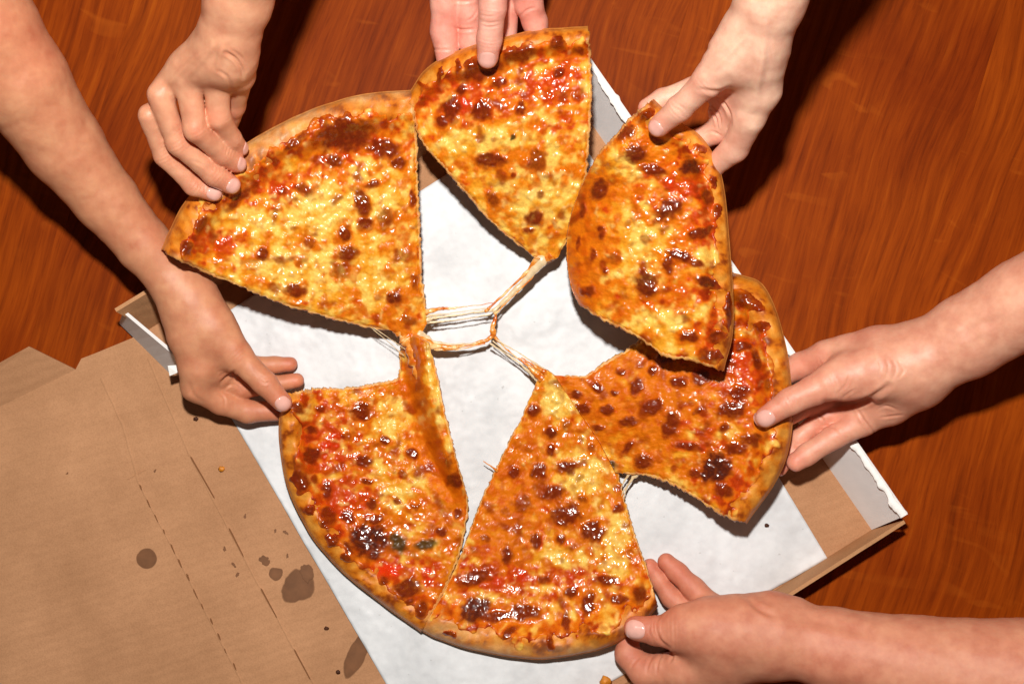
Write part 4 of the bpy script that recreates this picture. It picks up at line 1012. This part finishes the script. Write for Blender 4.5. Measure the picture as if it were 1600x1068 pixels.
# right hand
build_hand('arm from the right with thumb on the rim of the wide toasted slice',
    palm=[[(1900, 310, 21, 84), (1760, 385, 17, 80), (1680, 430, 14.4, 74), (1600, 474, 12, 69), (1510, 526, 9.6, 64), (1440, 566, 8.3, 57), (1415, 575, 8.0, 54)],
          [(1425, 566, 8.4, 46), (1370, 578, 8.6, 44), (1330, 586, 8.4, 36), (1303, 594, 8.3, 28)],
          [(1430, 552, 7.6, 46), (1370, 548, 7.0, 38), (1325, 552, 6.4, 29), (1292, 556, 5.9, 24)],
          [(1430, 596, 7.2, 46), (1385, 626, 5.8, 38), (1345, 652, 5.0, 27)],
          [(1420, 580, 6.5, 44), (1350, 600, 5.4, 36)]],
    fingers=[dict(c=[(1318, 590, 8.4, 32), (1298, 597, 8.4, 27), (1234, 627, 8.1, 20), (1197, 651, 7.8, 17)], nail=1, n=(-.2, -.2, 1), nw=.85, nl=.95),
             dict(c=[(1292, 556, 5.9, 23), (1248, 572, 4.7, 20), (1214, 592, 4.3, 16)], wr=0),
             dict(c=[(1335, 600, 5.2, 25), (1272, 625, 4.4, 19), (1220, 655, 4.2, 16), (1195, 672, 4.2, 14)], wr=0),
             dict(c=[(1342, 630, 4.8, 23), (1288, 650, 4.1, 18), (1248, 684, 3.7, 14), (1219, 731, 3.5, 12)], wr=0),
             dict(c=[(1348, 658, 5.2, 22), (1302, 683, 5.1, 18), (1262, 709, 4.9, 16.5), (1244, 721, 4.8, 15.5)], wr=0)],
    tone=SK_E, pink=[(1240, 720, 40, .55), (1290, 650, 50, .45), (1250, 570, 40, .4), (1340, 520, 40, .25)],
    creases=[dict(p=[(1390, 602), (1360, 622), (1325, 632), (1290, 628)], d=.0022, w=4), dict(p=[(1340, 640), (1352, 660), (1366, 676)], d=.0011, w=1.9, z=(0, .08)), dict(p=[(1278, 646), (1286, 656), (1288, 664)], d=.0009, w=1.6, z=(0, .07)), dict(p=[(1285, 664), (1305, 668), (1320, 684)], d=.0007, w=1.6, z=(0, .07)),
             dict(p=[(1328, 582), (1322, 600), (1308, 616)], d=.0007, w=1.7), dict(p=[(1336, 608), (1326, 614), (1316, 622)], d=.0006, w=1.5), dict(p=[(1384, 560), (1388, 574), (1384, 592)], d=.0006, w=1.5), dict(p=[(1394, 562), (1400, 576), (1394, 594)], d=.0006, w=1.5), dict(p=[(1404, 564), (1412, 578), (1404, 590)], d=.0006, w=1.5),
             dict(p=[(1372, 562), (1376, 574), (1372, 588)], d=.0005, w=1.4), dict(p=[(1560, 500), (1520, 512), (1480, 540)], d=.0008, w=6), dict(p=[(1370, 640), (1384, 634), (1402, 640)], d=.0006, w=1.6), dict(p=[(1376, 652), (1392, 650), (1410, 648)], d=.0006, w=1.6),
             dict(p=[(1232, 614), (1240, 624), (1244, 636)], d=.0005, w=1.4), dict(p=[(1226, 618), (1234, 628), (1238, 640)], d=.0004, w=1.4)])

# lower right hand
build_hand('tanned arm along the lower right pinching the corner of the bottom slice',
    palm=[[(1900, 1075, 12, 99), (1760, 1068, 11, 98), (1680, 1066, 10, 95), (1600, 1060, 9, 92), (1430, 1040, 7.6, 77), (1300, 1013, 6.4, 63), (1225, 998, 5.9, 57), (1200, 994, 5.8, 56)],
          [(1200, 992, 5.9, 54), (1150, 988, 5.7, 58), (1110, 985, 5.5, 52), (1072, 982, 5.3, 40)],
          [(1190, 1010, 5, 52), (1130, 1026, 4.6, 48), (1072, 1046, 4.0, 32)],
          [(1180, 985, 4.2, 44), (1115, 965, 3.2, 30)],
          [(1240, 960, 5.6, 24), (1208, 950, 5.5, 22), (1185, 955, 5.2, 20)]],
    fingers=[dict(c=[(1078, 984, 5.4, 36), (1052, 985, 5.2, 25), (1026, 985, 5.0, 22), (994, 981, 4.8, 19.5)], nail=1, n=(-.2, .1, 1), nw=.8, nl=.85, no=.05),
             dict(c=[(1076, 1046, 4.0, 31), (1008, 1048, 2.7, 25), (980, 1022, 2.1, 19), (985, 985, 1.7, 16)], wr=0),
             dict(c=[(1095, 968, 2.6, 22), (1048, 932, 1.7, 15.5), (1030, 906, 1.5, 14), (1015, 884, 1.4, 12.5)], wr=0),
             dict(c=[(1118, 955, 3.0, 23), (1083, 918, 2.5, 17.5), (1059, 894, 2.2, 15.5), (1041, 877, 2.05, 14)], wr=0)],
    tone=SK_F, shine=.58, pink=[(1060, 890, 40, .5), (1015, 880, 30, .4), (985, 1030, 40, .3), (1300, 1040, 60, .2)],
    creases=[dict(p=[(1032, 958), (1024, 974), (1030, 998), (1046, 1012)], d=.0014, w=2.4, z=(.035, 1)), dict(p=[(1018, 970), (1014, 984), (1018, 998)], d=.0005, w=1.5, z=(.04, 1)), dict(p=[(1022, 1022), (1014, 1034), (1010, 1050)], d=.0009, w=1.7, z=(0, .05)), dict(p=[(1034, 1020), (1028, 1034), (1026, 1050)], d=.0009, w=1.7, z=(0, .05)),
             dict(p=[(1008, 1016), (990, 1036), (984, 1048)], d=.0006, w=1.7, z=(0, .05)), dict(p=[(1042, 1016), (1050, 1024), (1046, 1034)], d=.0008, w=2), dict(p=[(1170, 936), (1186, 950), (1210, 962)], d=.0012, w=4), dict(p=[(1230, 962), (1300, 975), (1360, 990)], d=.0010, w=8)])

# ------------------------------------------------------------------ crumbs
M_crumb = mat_plain('crumb', lin(196, 120, 30), .5, .4, 300, .25)
M_crumbd = mat_plain('dark_crumb', lin(70, 34, 14), .6, .3, 300, .25)
def crumb(px, py, r, mat, label, z0=ZF):
    n, m = 10, 7; vs = []; fs = []
    c = W(px, py, z0 + r * PX * .5)
    sd = random.randint(0, 90)
    for i in range(m + 1):
        th = math.pi * i / m
        for j in range(n):
            ph = 2 * math.pi * j / n
            k = r * PX * (1 + .4 * float(fbm(math.cos(ph) * math.sin(th) * 1.7 + 3, math.sin(ph) * math.sin(th) * 1.7 + math.cos(th) * 2, sd, 2)))
            vs.append(c + k * np.array([math.sin(th) * math.cos(ph) * 1.2, math.sin(th) * math.sin(ph), .6 * math.cos(th)]))
    for i in range(m):
        for j in range(n): fs.append((i * n + j, i * n + (j + 1) % n, (i + 1) * n + (j + 1) % n, (i + 1) * n + j))
    tag(poly_obj('crumb', vs, fs, mat, None, True), label, 'crumb', 'crumbs fallen in the box')
crumb(346, 732, 4.2, M_crumb, 'small golden crumb on the brown cardboard between the two score lines')
crumb(306, 654, 3.2, M_crumbd, 'brown crumb on cardboard just below the tanned left hand')
crumb(510, 981, 3.0, M_crumbd, 'dark crumb on cardboard above the long grease stain by the paper edge')
crumb(528, 1049, 3.2, M_crumbd, 'reddish crumb beside the lower end of the long grease stain')
crumb(946, 1064, 8, M_crumb, 'golden crust crumb on the paper at the bottom beside the bent finger', ZF + .002)
crumb(1198, 820, 3, M_crumbd, 'tiny dark fleck on the white paper near the brown tray strip', ZF + .002)
